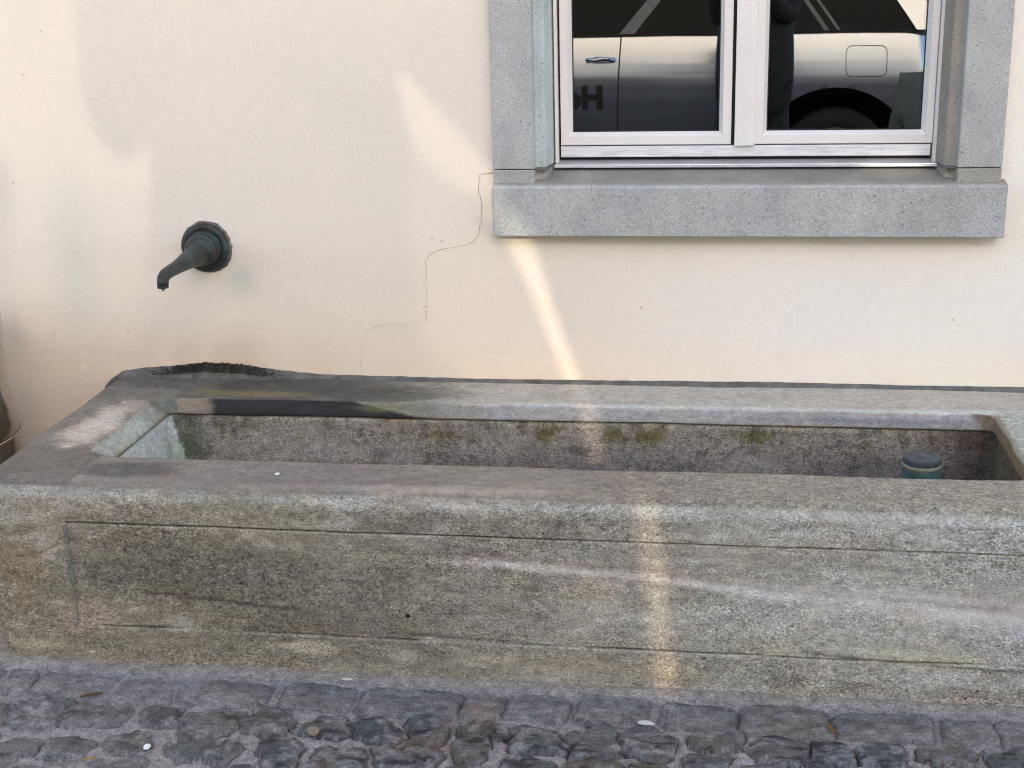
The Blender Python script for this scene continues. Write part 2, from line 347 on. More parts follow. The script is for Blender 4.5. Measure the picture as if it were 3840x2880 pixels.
def build_ground():
    rng = np.random.RandomState(3)
    xs = np.concatenate([np.arange(-3.6, -1.76, .009), np.arange(-1.76, .78, .0034), np.arange(.78, 2.9, .009)]); ys = np.concatenate([np.arange(-1.80, -1.30, .008), np.arange(-1.30, -.83, .0038), np.arange(-.83, -.001, .010)])
    X, Y = np.meshgrid(xs, ys); P = np.stack([X.ravel(), Y.ravel(), np.zeros(X.size)], 1)
    H = .0040 * fbm(P, 9, 4, 5) + .0035 * fbm(P, 34, 4, 9)
    cover = sm(fbm(P * (1, 1.3, 1), 30, 4, 301) + .35 * fbm(P, 8, 3, 302), .06, .34)
    lightp = sm(fbm(P * (1, 1.8, 1), 34, 4, 303), .10, .42)[:, None]
    mort = lin((128, 124, 126)); C = np.tile(mort, (len(P), 1)) * (np.array((1.26, 1.19, 1.10)) + .36 * fbm(P, 14, 5, 2)[:, None])
    # brown sand in places
    C = C + (lin((150, 132, 118)) - C) * (sm(fbm(P, 3.2, 3, 31), .05, .5) * .5)[:, None]
    smear = np.clip(sm(P[:, 0], -.85, -1.25) * (.55 + .4 * sm(fbm(P, 6, 4, 44), -.2, .4)) + .5 * sm(fbm(P, 9, 4, 45), .1, .4), 0, .95)
    wob = .026 * np.stack([fbm(P, 17, 3, 60), fbm(P, 17, 3, 61)], 1)
    for i, (cx, cy, a, b) in enumerate(STONES_ROW + STONES_COB):
        row = i < len(STONES_ROW)
        sel = np.where((abs(P[:, 0] - cx) < a * 1.5 + .02) & (abs(P[:, 1] - cy) < b * 1.5 + .02))[0]
        if not len(sel): continue
        q = P[sel, :2] - (cx, cy) + wob[sel] * (.6 if row else 1.6)
        an = 0 if row else rng.uniform(-.35, .35)
        u = q[:, 0] * math.cos(an) + q[:, 1] * math.sin(an); v = -q[:, 0] * math.sin(an) + q[:, 1] * math.cos(an)
        p = 6.5 if row else rng.uniform(2.6, 4.2)
        u = u + (0 if row else rng.uniform(-.35, .35)) * v
        ks = 1.02 if row else 1.08
        r = (abs(u / (a * ks)) ** p + abs(v / (b * ks)) ** p) ** (1 / p)
        k = sm(r, 1.04, .93 if row else .89)
        tilt = rng.uniform(-.05, .05) * u + rng.uniform(-.05, .05) * v
        top = (.007 if row else .010) + tilt * 1.2 + .0045 * (1 - np.clip(r, 0, 1) ** 2) * (.4 if row else 1)
        rough = (.0018 if row else .0065) * fbm(P[sel] * (1, 1.6, 1), 24, 4, 70 + i)
        hh = H[sel] * (1 - k) + (top + rough) * k
        # gap line round the stone
        edge = np.exp(-((r - 1.04) / .05) ** 2) * (.0035 if row else .007)
        H[sel] = hh - edge * (1 - smear[sel] * .8)
        base = lin([(118, 116, 116), (124, 120, 121), (112, 112, 113), (126, 121, 118), (118, 115, 110)][rng.randint(5)] if row else
                   [(98, 101, 106), (88, 92, 98), (112, 111, 106), (108, 100, 90), (92, 97, 100), (112, 112, 112)][rng.randint(6)])
        var = 1.05 + .5 * fbm(P[sel] * (1, 1.5, 1), 22, 5, 90 + i)
        cst = base[None] * var[:, None] * ((.80 if row else .56) * np.array((1.06, .99, .92)))
        dk = sm(fbm(P[sel] * (1, 2.4, 1), 24, 4, 140 + i), .08, .3)[:, None] * (.3 if row else .72)
        cst = cst * (1 - dk)
        cst = cst * (1 - .55 * lightp[sel]) + lin((134, 135, 136)) * .55 * lightp[sel]
        kk = (k * (1 - smear[sel] * (.55 if row else .35)) * (1 - cover[sel] * (.45 if row else .55)))[:, None]
        C[sel] = C[sel] * (1 - kk) + cst * kk
        de = np.exp(-((r - 1.03) / .045) ** 2)[:, None] * (.45 if row else .8) * (1 - .6 * smear[sel][:, None])
        C[sel] = C[sel] * (1 - de)
    H -= .0 * X.ravel()
    # mortar bed rising to the trough
    t = sm(Y.ravel(), -.895, -.845) * sm(P[:, 0], .97, .90) * sm(P[:, 0], -1.80, -1.70)
    bed = t * (1 - sm(Y.ravel(), -.80, -.78)) * (.010 + .004 * fbm(P, 8, 3, 8)) * sm(P[:, 0], -1.75, -1.6)
    H += bed
    mc = lin((160, 144, 128)) * (1 + .22 * fbm(P, 20, 4, 12)[:, None])
    tt = (t * .8)[:, None]; C = C * (1 - tt) + mc * tt
    # a few grit lines and rusty dirt in the joints
    ru = sm(fbm(P, 7, 3, 201), .35, .6) * .35
    C = C + (lin((120, 90, 66)) - C) * ru[:, None]
    P[:, 2] = H
    nx, ny = len(xs), len(ys); idx = np.arange(nx * ny).reshape(ny, nx)
    Fc = np.stack([idx[:-1, :-1], idx[:-1, 1:], idx[1:, 1:], idx[1:, :-1]], -1).reshape(-1, 4)
    o = mesh("cobbled_ground", P, Fc, M['ground'], None, True, np.clip(C, .01, .9)); tag(o, kind="structure")
    V = [(-40, -40, -.012), (40, -40, -.012), (40, 0.0, -.012), (-40, 0.0, -.012)]
    o = mesh("ground", V, [(0, 1, 2, 3)], M['far']); tag(o, kind="structure")
build_ground()

# ================================================================== HOUSE
house = empty("house", (0, 0, 0))
tag(house, "cream plastered house wall with a grey granite framed window above the trough", "house")
OX0, OX1, OZ0, OZ1 = -.57, .69, .885, 2.6     # hole behind the stone surround
def build_wall():
    def axis(a, b, fine0, fine1, step, hole):
        L = [a] + list(np.arange(fine0, fine1, step)) + [b]; L = [v for v in L if all(abs(v - h) > step * .5 for h in hole)] + list(hole)
        return np.array(sorted(set(np.round(L, 5))))
    xs = axis(-8, 8, -2.4, 1.3, .016, (OX0, OX1)); zs = axis(-.012, 7.5, .02, 1.75, .016, (OZ0, OZ1))
    X, Z = np.meshgrid(xs, zs); P = np.stack([X.ravel(), np.zeros(X.size), Z.ravel()], 1)
    n1 = fbm(P, 1.3, 4, 1)[:, None]; n2 = fbm(P, 3.5, 4, 2)[:, None]; n3 = fbm(P * (1, 1, .35), 9, 3, 3)[:, None]
    A = np.array((.835, .718, .604)); C = np.tile(A, (len(P), 1)) * (1 + .035 * n1 + .03 * n2)
    C += (n2 * .02) * np.array((1, .1, -.6))
    z = P[:, 2]; x = P[:, 0]
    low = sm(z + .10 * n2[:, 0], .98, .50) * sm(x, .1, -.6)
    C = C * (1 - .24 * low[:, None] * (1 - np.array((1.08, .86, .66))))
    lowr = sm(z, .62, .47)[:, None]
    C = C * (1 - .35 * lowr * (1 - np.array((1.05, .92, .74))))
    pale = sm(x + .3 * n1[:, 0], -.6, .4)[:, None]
    C = C * (1 + pale * np.array((.10, .125, .17)))  # paler towards the right: brighter light there put into the plaster colour
    # dark fringe where the wall meets the trough, green splash under the spout
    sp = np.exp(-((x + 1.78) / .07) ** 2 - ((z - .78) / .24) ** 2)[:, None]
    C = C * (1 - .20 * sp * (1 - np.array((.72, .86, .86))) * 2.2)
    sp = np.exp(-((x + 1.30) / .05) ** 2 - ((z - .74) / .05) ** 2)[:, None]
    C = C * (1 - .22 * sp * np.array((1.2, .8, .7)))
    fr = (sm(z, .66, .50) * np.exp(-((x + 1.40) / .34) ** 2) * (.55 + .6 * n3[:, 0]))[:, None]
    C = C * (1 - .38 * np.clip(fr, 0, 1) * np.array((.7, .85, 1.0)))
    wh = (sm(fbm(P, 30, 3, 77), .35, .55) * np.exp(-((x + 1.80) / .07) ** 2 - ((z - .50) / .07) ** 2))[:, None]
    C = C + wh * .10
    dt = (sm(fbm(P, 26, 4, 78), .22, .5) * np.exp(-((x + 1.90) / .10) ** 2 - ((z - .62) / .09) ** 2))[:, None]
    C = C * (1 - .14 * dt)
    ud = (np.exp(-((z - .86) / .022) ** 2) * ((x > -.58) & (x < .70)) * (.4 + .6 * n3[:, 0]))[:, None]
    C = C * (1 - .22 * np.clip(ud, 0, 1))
    P[:, 1] = .0025 * fbm(P, 4, 3, 21) * ((x > -2.3) & (x < 1.2))
    nx, nz = len(xs), len(zs); idx = np.arange(nx * nz).reshape(nz, nx); Fc = []
    cx = (X[:-1, :-1] + X[1:, 1:]) / 2; cz = (Z[:-1, :-1] + Z[1:, 1:]) / 2
    q = np.stack([idx[:-1, :-1], idx[:-1, 1:], idx[1:, 1:], idx[1:, :-1]], -1)
    keep = ~((cx > OX0) & (cx < OX1) & (cz > OZ0) & (cz < OZ1))
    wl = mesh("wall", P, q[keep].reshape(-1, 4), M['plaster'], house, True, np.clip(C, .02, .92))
    # hair cracks
    for pts, wd in (([(-.5809,1.0354),(-.6032,1.033),(-.6219,1.0282),(-.6253,1.0013),(-.6203,.9643),(-.6165,.9272),(-.6271,.871),(-.6377,.8546),(-.6493,.8458),(-.6786,.8394),(-.704,.8342),(-.7296,.829),(-.7489,.8239),(-.7658,.8136),(-.7755,.7983),(-.7751,.7496),(-.7773,.7006),(-.7799,.672),(-.7832,.6262),(-.8092,.6233),(-.8354,.619),(-.8746,.6172),(-.9074,.6141),(-.9366,.6072),(-.9543,.5963),(-.9646,.5776),(-.9696,.5375),(-.9759,.4769)], .0008),
                    ([(-.790,.668),(-.7799,.672),(-.772,.671)], .0009)):
        fine = []
        for (a, b) in zip(pts[:-1], pts[1:]):
            n = max(1, int(math.hypot(b[0] - a[0], b[1] - a[1]) / .008))
            for k in range(n):
                t = k / n; fine.append((a[0] + (b[0] - a[0]) * t + random.uniform(-.0024, .0024), a[1] + (b[1] - a[1]) * t + random.uniform(-.0020, .0020)))
        fine.append(pts[-1]); V = []; Fc = []
        for i, p in enumerate(fine):
            a = fine[max(i - 1, 0)]; b = fine[min(i + 1, len(fine) - 1)]; d = Vector((b[0] - a[0], b[1] - a[1])).normalized()
            wv = wd * random.uniform(.35, 1.1) * (1 - .65 * i / len(fine))
            for s in (-1, 0, 1): V.append((p[0] - s * d.y * wv, -.0030 - (.0004 if s == 0 else 0), p[1] + s * d.x * wv))
        for i in range(len(fine) - 1):
            for s in (0, 1): Fc.append((3 * i + s, 3 * i + s + 1, 3 * i + s + 4, 3 * i + s + 3))
        mesh("crack", V, Fc, M['crack'], wl)
build_wall()

# stone surround: two jambs with a rebate, blocks at their feet, sill
def granite_jamb(side):
    # (x, y) section for the left jamb, mirrored for the right one
    prof = [(-.580, .02), (-.580, -.020), (-.4745, -.022), (-.4725, -.019), (-.4700, .004), (-.4660, .008), (-.4500, .010), (-.4440, .016), (-.4300, .098), (-.4300, .16), (-.56, .16)]
    if side > 0: prof = [(.1195 - x, y) for x, y in prof]
    return prof
def tint(o, fn):
    me = o.data; a = me.color_attributes.new("Col", 'FLOAT_COLOR', 'POINT')
    co = np.empty(len(me.vertices) * 3, np.float32); me.vertices.foreach_get("co", co); co = co.reshape(-1, 3)
    c = np.ones((len(co), 4), np.float32); c[:, :3] = fn(co); a.data.foreach_set("color", c.ravel()); return o
for side in (-1, 1):
    bm = bmesh.new(); pr = granite_jamb(side); extr(bm, pr, 'z', 1.0462, 2.4485)
    bmesh.ops.subdivide_edges(bm, edges=[e for e in bm.edges if abs(e.verts[0].co.z - e.verts[1].co.z) > .5], cuts=24)
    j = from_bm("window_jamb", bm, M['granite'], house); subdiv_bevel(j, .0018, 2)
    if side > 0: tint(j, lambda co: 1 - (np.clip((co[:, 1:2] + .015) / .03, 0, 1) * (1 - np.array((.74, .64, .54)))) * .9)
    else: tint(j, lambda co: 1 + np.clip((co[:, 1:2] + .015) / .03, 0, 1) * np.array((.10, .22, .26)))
    bm = bmesh.new(); extr(bm, pr, 'z', .97, 1.0436)
    b = from_bm("jamb_foot", bm, M['granite'], house); subdiv_bevel(b, .0022, 2)
    tint(b, lambda co, s=side: np.tile((.80, .76, .70) if s > 0 else (.9, .88, .86), (len(co), 1)))
    bm = bmesh.new(); addbox(bm, *( (-.578, -.434) if side < 0 else (.5535, .6975)), -.012, .12, 1.0430, 1.0468); tint(from_bm("mortar_joint", bm, M['joint'], house), lambda co: co * 0 + 1)
bm = bmesh.new()
extr(bm, [(.16, .874), (-.050, .874), (-.0505, 1.003), (-.046, 1.0075), (-.022, 1.0105), (.0, 1.014), (.07, 1.030), (.16, 1.034)], 'x', -.5790, .7118)
bmesh.ops.subdivide_edges(bm, edges=[e for e in bm.edges if abs(e.verts[0].co.x - e.verts[1].co.x) > .5], cuts=90)
sill = from_bm("window_sill", bm, M['granite'], house); subdiv_bevel(sill, .003, 2)
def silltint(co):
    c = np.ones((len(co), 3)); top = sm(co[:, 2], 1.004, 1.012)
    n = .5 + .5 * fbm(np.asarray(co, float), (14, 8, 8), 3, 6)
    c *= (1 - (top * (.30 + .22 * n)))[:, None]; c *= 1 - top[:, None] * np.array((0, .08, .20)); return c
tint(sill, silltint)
# hair line between the plaster and the stone
tint(box("window_lintel", -.580, .6995, -.020, .16, 2.45, 2.68, M['granite'], house, .002), lambda co: co * 0 + 1)
# ---- the window itself
win = empty("casement_window", (.06, .1, 1.09)); win.parent = house
def wbox(n, x0, x1, y0, y1, z0, z1, m, bev=.0012, parent=None): return box(n, x0, x1, y0, y1, z0, z1, m, parent or win, bev)
ZT = 2.5
FX0, FX1 = -.4283, .5500
fr = wbox("outer_frame", FX0 + .0005, FX0 + .0085, .080, .16, 1.046, ZT, M['frame'])
wbox("outer_frame", FX1 - .0045, FX1 + .0035, .080, .16, 1.046, ZT, M['frame'])
wbox("gasket", FX0 + .009, FX0 + .0135, .112, .16, 1.05, ZT, M['gasket'], 0); wbox("gasket", FX1 - .0085, FX1 - .005, .112, .16, 1.05, ZT, M['gasket'], 0)
# lower rail, shadow gap and drip flashing
bm = bmesh.new(); extr(bm, [(.16, 1.060), (.0965, 1.060), (.0955, 1.0885), (.16, 1.0885)], 'x', -.4145, .5405); from_bm("lower_rail", bm, M['rail'], win, bevel=.0008)
wbox("shadow_gap", -.4190, .5450, .118, .155, 1.050, 1.0595, M['gasket'], 0)
bm = bmesh.new(); extr(bm, [(.16, 1.0500), (.112, 1.0500), (.064, 1.0445), (.064, 1.0420), (.16, 1.0400)], 'x', -.4270, .5525); from_bm("drip_flashing", bm, M['flash'], win, bevel=.0004)
bm = bmesh.new(); extr(bm, [(.0640, 1.0452), (.0605, 1.0448), (.0598, 1.0368), (.0640, 1.0364)], 'x', -.4290, .5545); from_bm("flashing_edge", bm, M['edge'], win, bevel=.0006)
# sashes: stiles and rails with a bevelled glazing bead
def sash(x0, x1, gx0, gx1, lab):
    s = empty("sash", (x0, .1, 1.0915)); s.parent = win; s.location = Vector((x0, .1, 1.0915)) - win.location
    zb, gz = 1.0918, 1.1237
    def ring(y, xa, xb, za, zb_): return [(xa, y, za), (xb, y, za), (xb, y, zb_), (xa, y, zb_)]
    rings = [ring(.16, x0, x1, zb, ZT), ring(.0955, x0, x1, zb, ZT), ring(.094, x0 + .0015, x1 - .0015, zb + .0015, ZT), ring(.094, gx0 - .0095, gx1 + .0095, gz - .0095, ZT), ring(.0965, gx0 - .0085, gx1 + .0085, gz - .0085, ZT),
             ring(.116, gx0, gx1, gz, ZT), ring(.121, gx0, gx1, gz, ZT)]
    V = [p for r_ in rings for p in r_]; Fc = []
    for k in range(len(rings) - 1):
        for i in range(4): Fc.append((4 * k + i, 4 * k + (i + 1) % 4, 4 * k + 4 + (i + 1) % 4, 4 * k + 4 + i))
    mesh("sash_frame", V, Fc, M['frame'], s)
    # rubber seal
    Vg = [p for r_ in (ring(.1175, gx0 + .0001, gx1 - .0001, gz + .0001, ZT), ring(.1175, gx0 + .0028, gx1 - .0028, gz + .0030, ZT)) for p in r_]
    mesh("glazing_seal", Vg, [(i, (i + 1) % 4, 4 + (i + 1) % 4, 4 + i) for i in range(4)], M['gasket'], s)
    mesh("glass_pane", ring(.120, gx0 - .002, gx1 + .002, gz - .002, ZT), [(0, 1, 2, 3)], M['pane'], s)
    mesh("inner_pane", ring(.137, gx0 - .002, gx1 + .002, gz - .002, ZT), [(0, 1, 2, 3)], M['pane2'], s)
    return s
s1 = sash(-.4140, .0335, -.3838, .0020, "left"); s2 = sash(.0430, .5440, .1246, .5170, "right")
# cover strip in the middle, rounded on its right
bm = bmesh.new(); extr(bm, [(.0420, .0935), (.0420, .0865), (.0435, .0845), (.0800, .0845), (.0880, .0865), (.0935, .0905), (.0950, .0938)], 'z', 1.0895, ZT); from_bm("cover_strip", bm, M['frame'], win)
wbox("gasket", .0340, .0415, .110, .16, 1.092, ZT, M['gasket'], 0)
# dark room
V = [(-.45, .165, 1.0), (.57, .165, 1.0), (.57, .165, 2.6), (-.45, .165, 2.6), (-.9, 2.2, .8), (1.0, 2.2, .8), (1.0, 2.2, 2.8), (-.9, 2.2, 2.8)]
mesh("dark_interior", V, [(0, 1, 5, 4), (1, 2, 6, 5), (2, 3, 7, 6), (3, 0, 4, 7), (4, 5, 6, 7)], M['dark'], win)

# ================================================================== TROUGH
TZ = .459
def build_trough():
    root = empty("stone_trough", (-.4, -.42, 0)); tag(root, "long weathered grey stone water trough standing against the cream wall", "trough")
    X0, X1, Y0, Y1 = -1.687, .885, -.840, -.004           # outside
    x0, x1, y0, y1 = -1.4985, .6915, -.6625, -.200        # opening at the rim
    nF, nS = 470, 110
    def ring(a, b, c, d, r, z):
        """rounded rectangle x a..b, y c..d; parameters match from ring to ring"""
        r = max(r, .0005); pts = []
        def arc(cx, cy, s, n=7):
            for k in range(n): an = s + (math.pi / 2) * k / (n - 1); pts.append((cx + r * math.cos(an), cy + r * math.sin(an), z))
        def seg(p, q, n):
            for k in range(1, n): t = k / n; pts.append((p[0] + (q[0] - p[0]) * t, p[1] + (q[1] - p[1]) * t, z))
        arc(a + r, c + r, math.pi); seg((a + r, c), (b - r, c), nF); arc(b - r, c + r, 1.5 * math.pi); seg((b, c + r), (b, d - r), nS)
        arc(b - r, d - r, 0); seg((b - r, d), (a + r, d), nF); arc(a + r, d - r, .5 * math.pi); seg((a, d - r), (a, c + r), nS)
        return pts
    rings = []; zone = []
    RR = .026
    zrow = [-.010 + (TZ - RR + .010) * k / 84 for k in range(84)]
    zrow = [v for v in zrow if abs(v - .362) > .013 and abs(v - .103) > .012] + [.362 + .0013 * k for k in range(-9, 10)] + [.103 + .0013 * k for k in range(-8, 9)]
    for z in sorted(zrow):
        t = z / TZ
        ins = .020 * max(0, 1 - t * 3.2) ** 1.4                     # foot drawn in a little
        rings.append(ring(X0 + ins, X1 - ins, Y0 + ins * .25, Y1, .026, z)); zone.append(0)
    for k in range(7):
        an = (math.pi / 2) * k / 6; s = RR * (1 - math.cos(an)); rings.append(ring(X0 + s, X1 - s, Y0 + s, Y1, .026, TZ - RR + RR * math.sin(an))); zone.append(1)
    n = 28
    for k in range(1, n + 1):
        t = k / n; L_ = lambda p, q: p + (q - p) * t
        rings.append(ring(L_(X0 + RR, x0), L_(X1 - RR, x1), L_(Y0 + RR, y0), L_(Y1, y1), .026 + .012 * t, TZ)); zone.append(2)
    # chamfer down to the lip: broad on the left side, steep elsewhere
    for k in range(1, 11):
        t = k / 10; rd = math.sin(t * math.pi / 2)
        rings.append(ring(x0 + .046 * t, x1 - .001 * t, y0 + .006 * t, y1 - .022 * t, .038 - .016 * t, TZ - .036 * (t * .8 + .2 * t * t))); zone.append(3)
    rings.append(ring(x0 + .044, x1 + .003, y0 + .004, y1 - .017, .022, TZ - .0385)); zone.append(4)
    for k in range(1, 50):
        t = k / 49; rings.append(ring(x0 + .040 + .03 * t, x1 + .008 - .03 * t, y0 + .002 + .02 * t, y1 - .014 - .02 * t, .025, TZ - .0385 - .33 * t)); zone.append(5)
    for t in (.25, .5, .75, .98):
        rings.append(ring(x0 + .07 + t * .2, x1 - .022 - t * .2, y0 + .022 + .19 * t, y1 - .034 - .19 * t, .02, .09)); zone.append(6)
    V = np.array(rings); K, Nn = V.shape[:2]; zone = np.array(zone)
    # normals of the undisplaced grid
    du = np.roll(V, -1, 1) - np.roll(V, 1, 1); dv = np.empty_like(V); dv[1:-1] = V[2:] - V[:-2]; dv[0] = V[1] - V[0]; dv[-1] = V[-1] - V[-2]
    Nm = np.cross(du, dv); Nm /= np.linalg.norm(Nm, axis=2, keepdims=True) + 1e-9
    P = V.reshape(-1, 3); zz = np.repeat(zone, Nn); Nf = Nm.reshape(-1, 3)
    x, y, z = P.T
    isf = (Nf[:, 1] < -.5) & (zz <= 1)
    Psx = P * np.array((.45, 1, 1.3))
    d = .0032 * fbm(P, 3.0, 3, 11) + .0014 * fbm(Psx, 26, 4, 12)
    rimw = np.where((zz == 2) | (zz == 1), 1.0, 0.0)
    d = np.where(zz == 0, d + .0016 * fbm(Psx, 70, 3, 13), d)
    d = np.where(zz == 5, d + .0035 * fbm(P, 24, 4, 14) + .0016 * fbm(P, 90, 2, 19), d)
    d = np.where((zz == 3), d + .0035 * fbm(P, 12, 3, 15), d)
    # panel between the cut lines lies back a little, with a softly worn corner post
    pan = sm(z, .366, .358) * sm(z, .099, .107) * sm(x, -1.472, -1.464)
    d = np.where(isf, d - .0035 * pan, d)
    band = sm(z, .093, .107)
    d = np.where(isf, d - .002 * band * 0, d)
    gw = .0035 * fbm(P * (1, 0, 0), 3.5, 5, 401); g1_ = np.exp(-((z - .362 - gw) / .0021) ** 2) * sm(x, -1.478, -1.468) * (.35 + .65 * sm(fbm(P * (1, 0, 0), 5, 4, 402), -.25, .05))
    g2_ = np.exp(-((z - .103 + gw * .9) / .0019) ** 2) * sm(x, -1.44, -1.40) * (.1 + .75 * sm(fbm(P * (1, 0, 0), 5, 4, 403), -.20, .15))
    g3_ = np.exp(-((x + 1.470 - .016 * (z - .358)) / .0045) ** 2) * sm(z, .10, .13) * sm(z, .366, .358)
    grv = np.where(isf, np.clip(g1_ + g2_, 0, 1), 0)
    d = d - .0060 * grv - np.where(isf, .0015 * g3_, 0)
    d = np.where(isf, d + .0022 * fbm(P * (.12, 1, 1) * (1, 0, 1), 17, 4, 404) + .0022 * np.minimum(fbm(P * (.7, 1, 1), 48, 3, 405), .1), d)
    # chipped scoop under the front rim and worn rim edge
    e1 = np.exp(-((x + .70) / .075) ** 2 - ((z - .425) / .016) ** 2); d = np.where(isf | (zz == 1), d - .006 * e1, d)
    # vein: a shallow channel along the panel
    vein = [(-.56, .305), (-.51, .302), (-.336, .295), (-.133, .284), (.165, .252), (.455, .239), (.656, .226), (.885, .21)]
    dv_, tv = polyd(np.stack([x, z + .006 * fbm(P, 7, 3, 16)], 1), vein)
    d = np.where(isf, d - .003 * np.exp(-(dv_ / .008) ** 2), d)
    ars = np.exp(-((z - .440) / .022) ** 2) * (Nf[:, 1] < -.1) * (zz <= 1); d = d - .007 * ars * sm(fbm(P * (.6, 1, 1), 11, 4, 83), .12, .5)
    lip = (zz == 3) | (zz == 4)
    Pn = P + Nf * d[:, None]
    # rims are not dead level: they sag and rise by millimetres
    sag = .0035 * fbm(P * (1, .4, 0), 2.2, 2, 55) * (z > .38)
    Pn[:, 2] += sag
    Pn[:, 1] += np.where((zz <= 3) & (y > -.4), 0, .004 * fbm(P * (1, 0, 0), 1.7, 3, 56))
    # ------- colours
    C = np.tile(lin((122, 117, 107)), (len(P), 1)); Rg = np.full(len(P), .85)
    def put(mask, c, k=1.0):
        nonlocal C
        mk = (np.clip(mask, 0, 1) * k)[:, None]; C = C * (1 - mk) + lin(c) * mk
    def blob(cx, cy, a, b, ax=(0, 2), soft=.55, seed=1, f=9):
        q = np.hypot((P[:, ax[0]] - cx) / a, (P[:, ax[1]] - cy) / b) + .6 * fbm(P * (.6, 1, 1), f, 4, seed) + .45 * fbm(P * (.5, 1, 1), f * 4, 3, seed + 3)
        return sm(q, 1 + soft * .5, 1 - soft)
    top = (Nf[:, 2] > .5) & (zz <= 2) | (zz == 2)
    fr = isf.astype(float) + ((zz == 1) & (Nf[:, 1] < -.3)) * .6
    fr = np.clip(fr, 0, 1)
    n_lo = fbm(P * (.5, 1, 1), 2.2, 4, 20); n_md = fbm(P * (.45, 1, 1.2), 8, 4, 21); n_hi = fbm(P * (.5, 1, 1.5), 34, 4, 22)
    # front: olive brown at the left, greyer and paler to the right
    tl = sm(x, -.2, -1.3)
    put(fr * tl, (104, 97, 83), .75); put(fr * sm(x, -.2, .6), (138, 133, 126), .8)
    put(fr * sm(n_lo + .4 * n_hi, .0, .4), (90, 85, 76), .60); put(fr * sm(-n_lo + .4 * n_hi, .1, .45), (146, 138, 128), .45)
    put(fr * sm(n_md + .5 * n_hi, .22, .5), (80, 75, 68), .5); put(fr * sm(-n_md + .5 * n_hi, .25, .5), (152, 144, 132), .4)
    put(fr * blob(-1.12, .25, .42, .09, seed=30), (78, 74, 66), .60)
    put(fr * blob(-.98, .13, .22, .045, seed=31), (82, 76, 66), .5)
    put(fr * blob(-.66, .40, .12, .035, seed=32, f=16), (84, 80, 72), .55)
    put(fr * blob(-.55, .33, .22, .02, seed=33), (92, 90, 84), .4)
    put(fr * blob(-1.59, .23, .05, .12, seed=34), (106, 94, 74), .55)
    put(fr * blob(-1.44, .13, .10, .05, seed=35), (134, 118, 104), .5)
    put(fr * blob(-.90, .070, .09, .016, seed=36, f=20), (150, 140, 122), .7)
    put(fr * blob(-1.57, .045, .07, .018, seed=37, f=20), (160, 146, 120), .5)
    put(fr * blob(-.24, .215, .07, .07, seed=38, f=14), (150, 134, 118), .4)
    put(fr * blob(.10, .13, .09, .04, seed=39, f=14), (152, 138, 116), .35)
    put(fr * blob(.45, .115, .13, .02, seed=40, f=14), (156, 144, 116), .55)
    put(fr * blob(-.28, .06, .25, .03, seed=41), (128, 116, 96), .5)
    put(fr * blob(-.05, .055, .06, .03, seed=42, f=16), (140, 124, 100), .4)
    put(fr * blob(.20, .185, .35, .045, seed=143, f=7), (150, 142, 132), .5); put(fr * blob(.45, .40, .5, .02, seed=144, f=7), (158, 152, 146), .45)
    put(fr * blob(.25, .33, .5, .03, seed=43), (112, 108, 100), .35)
    put(fr * sm(z, .032, .004) * (.6 + .6 * n_md), (140, 128, 116), .5)
    put(fr * sm(x, -1.655, -1.69) , (84, 66, 48), .6)
    Rg = np.where(fr > .3, np.clip(Rg * (.92 + .75 * n_md + .35 * n_lo), .2, 1), Rg)
    # pale salt vein
    vw = (.010 + .026 * sm(x, -.2, .6)) * (1 + .5 * n_md); vm = sm(dv_ + .009 * n_hi, vw * 1.6, vw * .5) * sm(x, -.62, -.45) * (.75 + .5 * n_hi)
    put(fr * vm, (172, 152, 144), .88); Rg = Rg * (1 - .75 * np.clip(fr * vm, 0, 1))
    put(fr * np.exp(-((dv_ - .004) / .0035) ** 2) * sm(x, -.3, .0), (140, 130, 124), .6)
    put(fr * blob(.74, .19, .12, .035, seed=44), (162, 155, 153), .6)
    put(fr * sm(dv_, .055, .012) * sm(x, -.1, .4) * (.5 + n_md), (162, 152, 144), .6)
    # dark partings
    for pts, kk in (([(-1.30, .192), (-1.263, .190), (-1.1, .180), (-1.021, .169), (-.93, .166)], .7), ([(.20, .118), (.35, .104), (.5, .098), (.7, .09)], .6), ([(-.72, .118), (-.55, .112), (-.4, .107)], .5)):
        dd, _t = polyd(np.stack([x, z + .003 * n_hi], 1), pts); put(fr * np.exp(-(dd / .004) ** 2), (42, 38, 32), kk)
    put(grv, (36, 32, 27), .9)
    put(np.where(isf, np.exp(-((z - .362 - gw + .0045) / .0022) ** 2) * sm(x, -1.47, -1.40), 0), (150, 144, 134), .45)
    put(np.where(isf, np.exp(-((z - .103 + gw * .9 + .0042) / .0020) ** 2) * sm(x, -1.3, -1.0), 0), (146, 138, 126), .35)
    # pale rounded arris
    ar = np.exp(-((z - .437) / .014) ** 2) * (Nf[:, 1] < -.25) * (zz <= 1)
    put(ar * (.55 + .9 * n_md + .5 * sm(x, -.2, .3)), (176, 174, 170), .60); Rg = Rg * (1 - .35 * np.clip(ar, 0, 1))
    put(ar * sm(x, -1.0, -.7) * sm(x, -.3, -.45), (162, 152, 142), .6)
    # rims: smooth, water worn
    tp = ((zz == 2) | ((zz == 1) & (Nf[:, 2] > .55))).astype(float)
    put(tp, (120, 115, 108)); Rg = np.where(tp > .5, .22, Rg)
    put(tp * sm(n_md, -.1, .5), (104, 100, 96), .6); put(tp * sm(-n_md, .1, .5), (142, 136, 128), .4)
    frt = tp * (y < -.65)
    put(frt * sm(x, -.15, .1), (128, 126, 120), .8); Rg = np.where((frt > .5), Rg + .55 * sm(x, -.35, -.05), Rg)
    put(frt * blob(-1.36, -.74, .12, .05, (0, 1), seed=50, f=14), (70, 68, 70), .7)
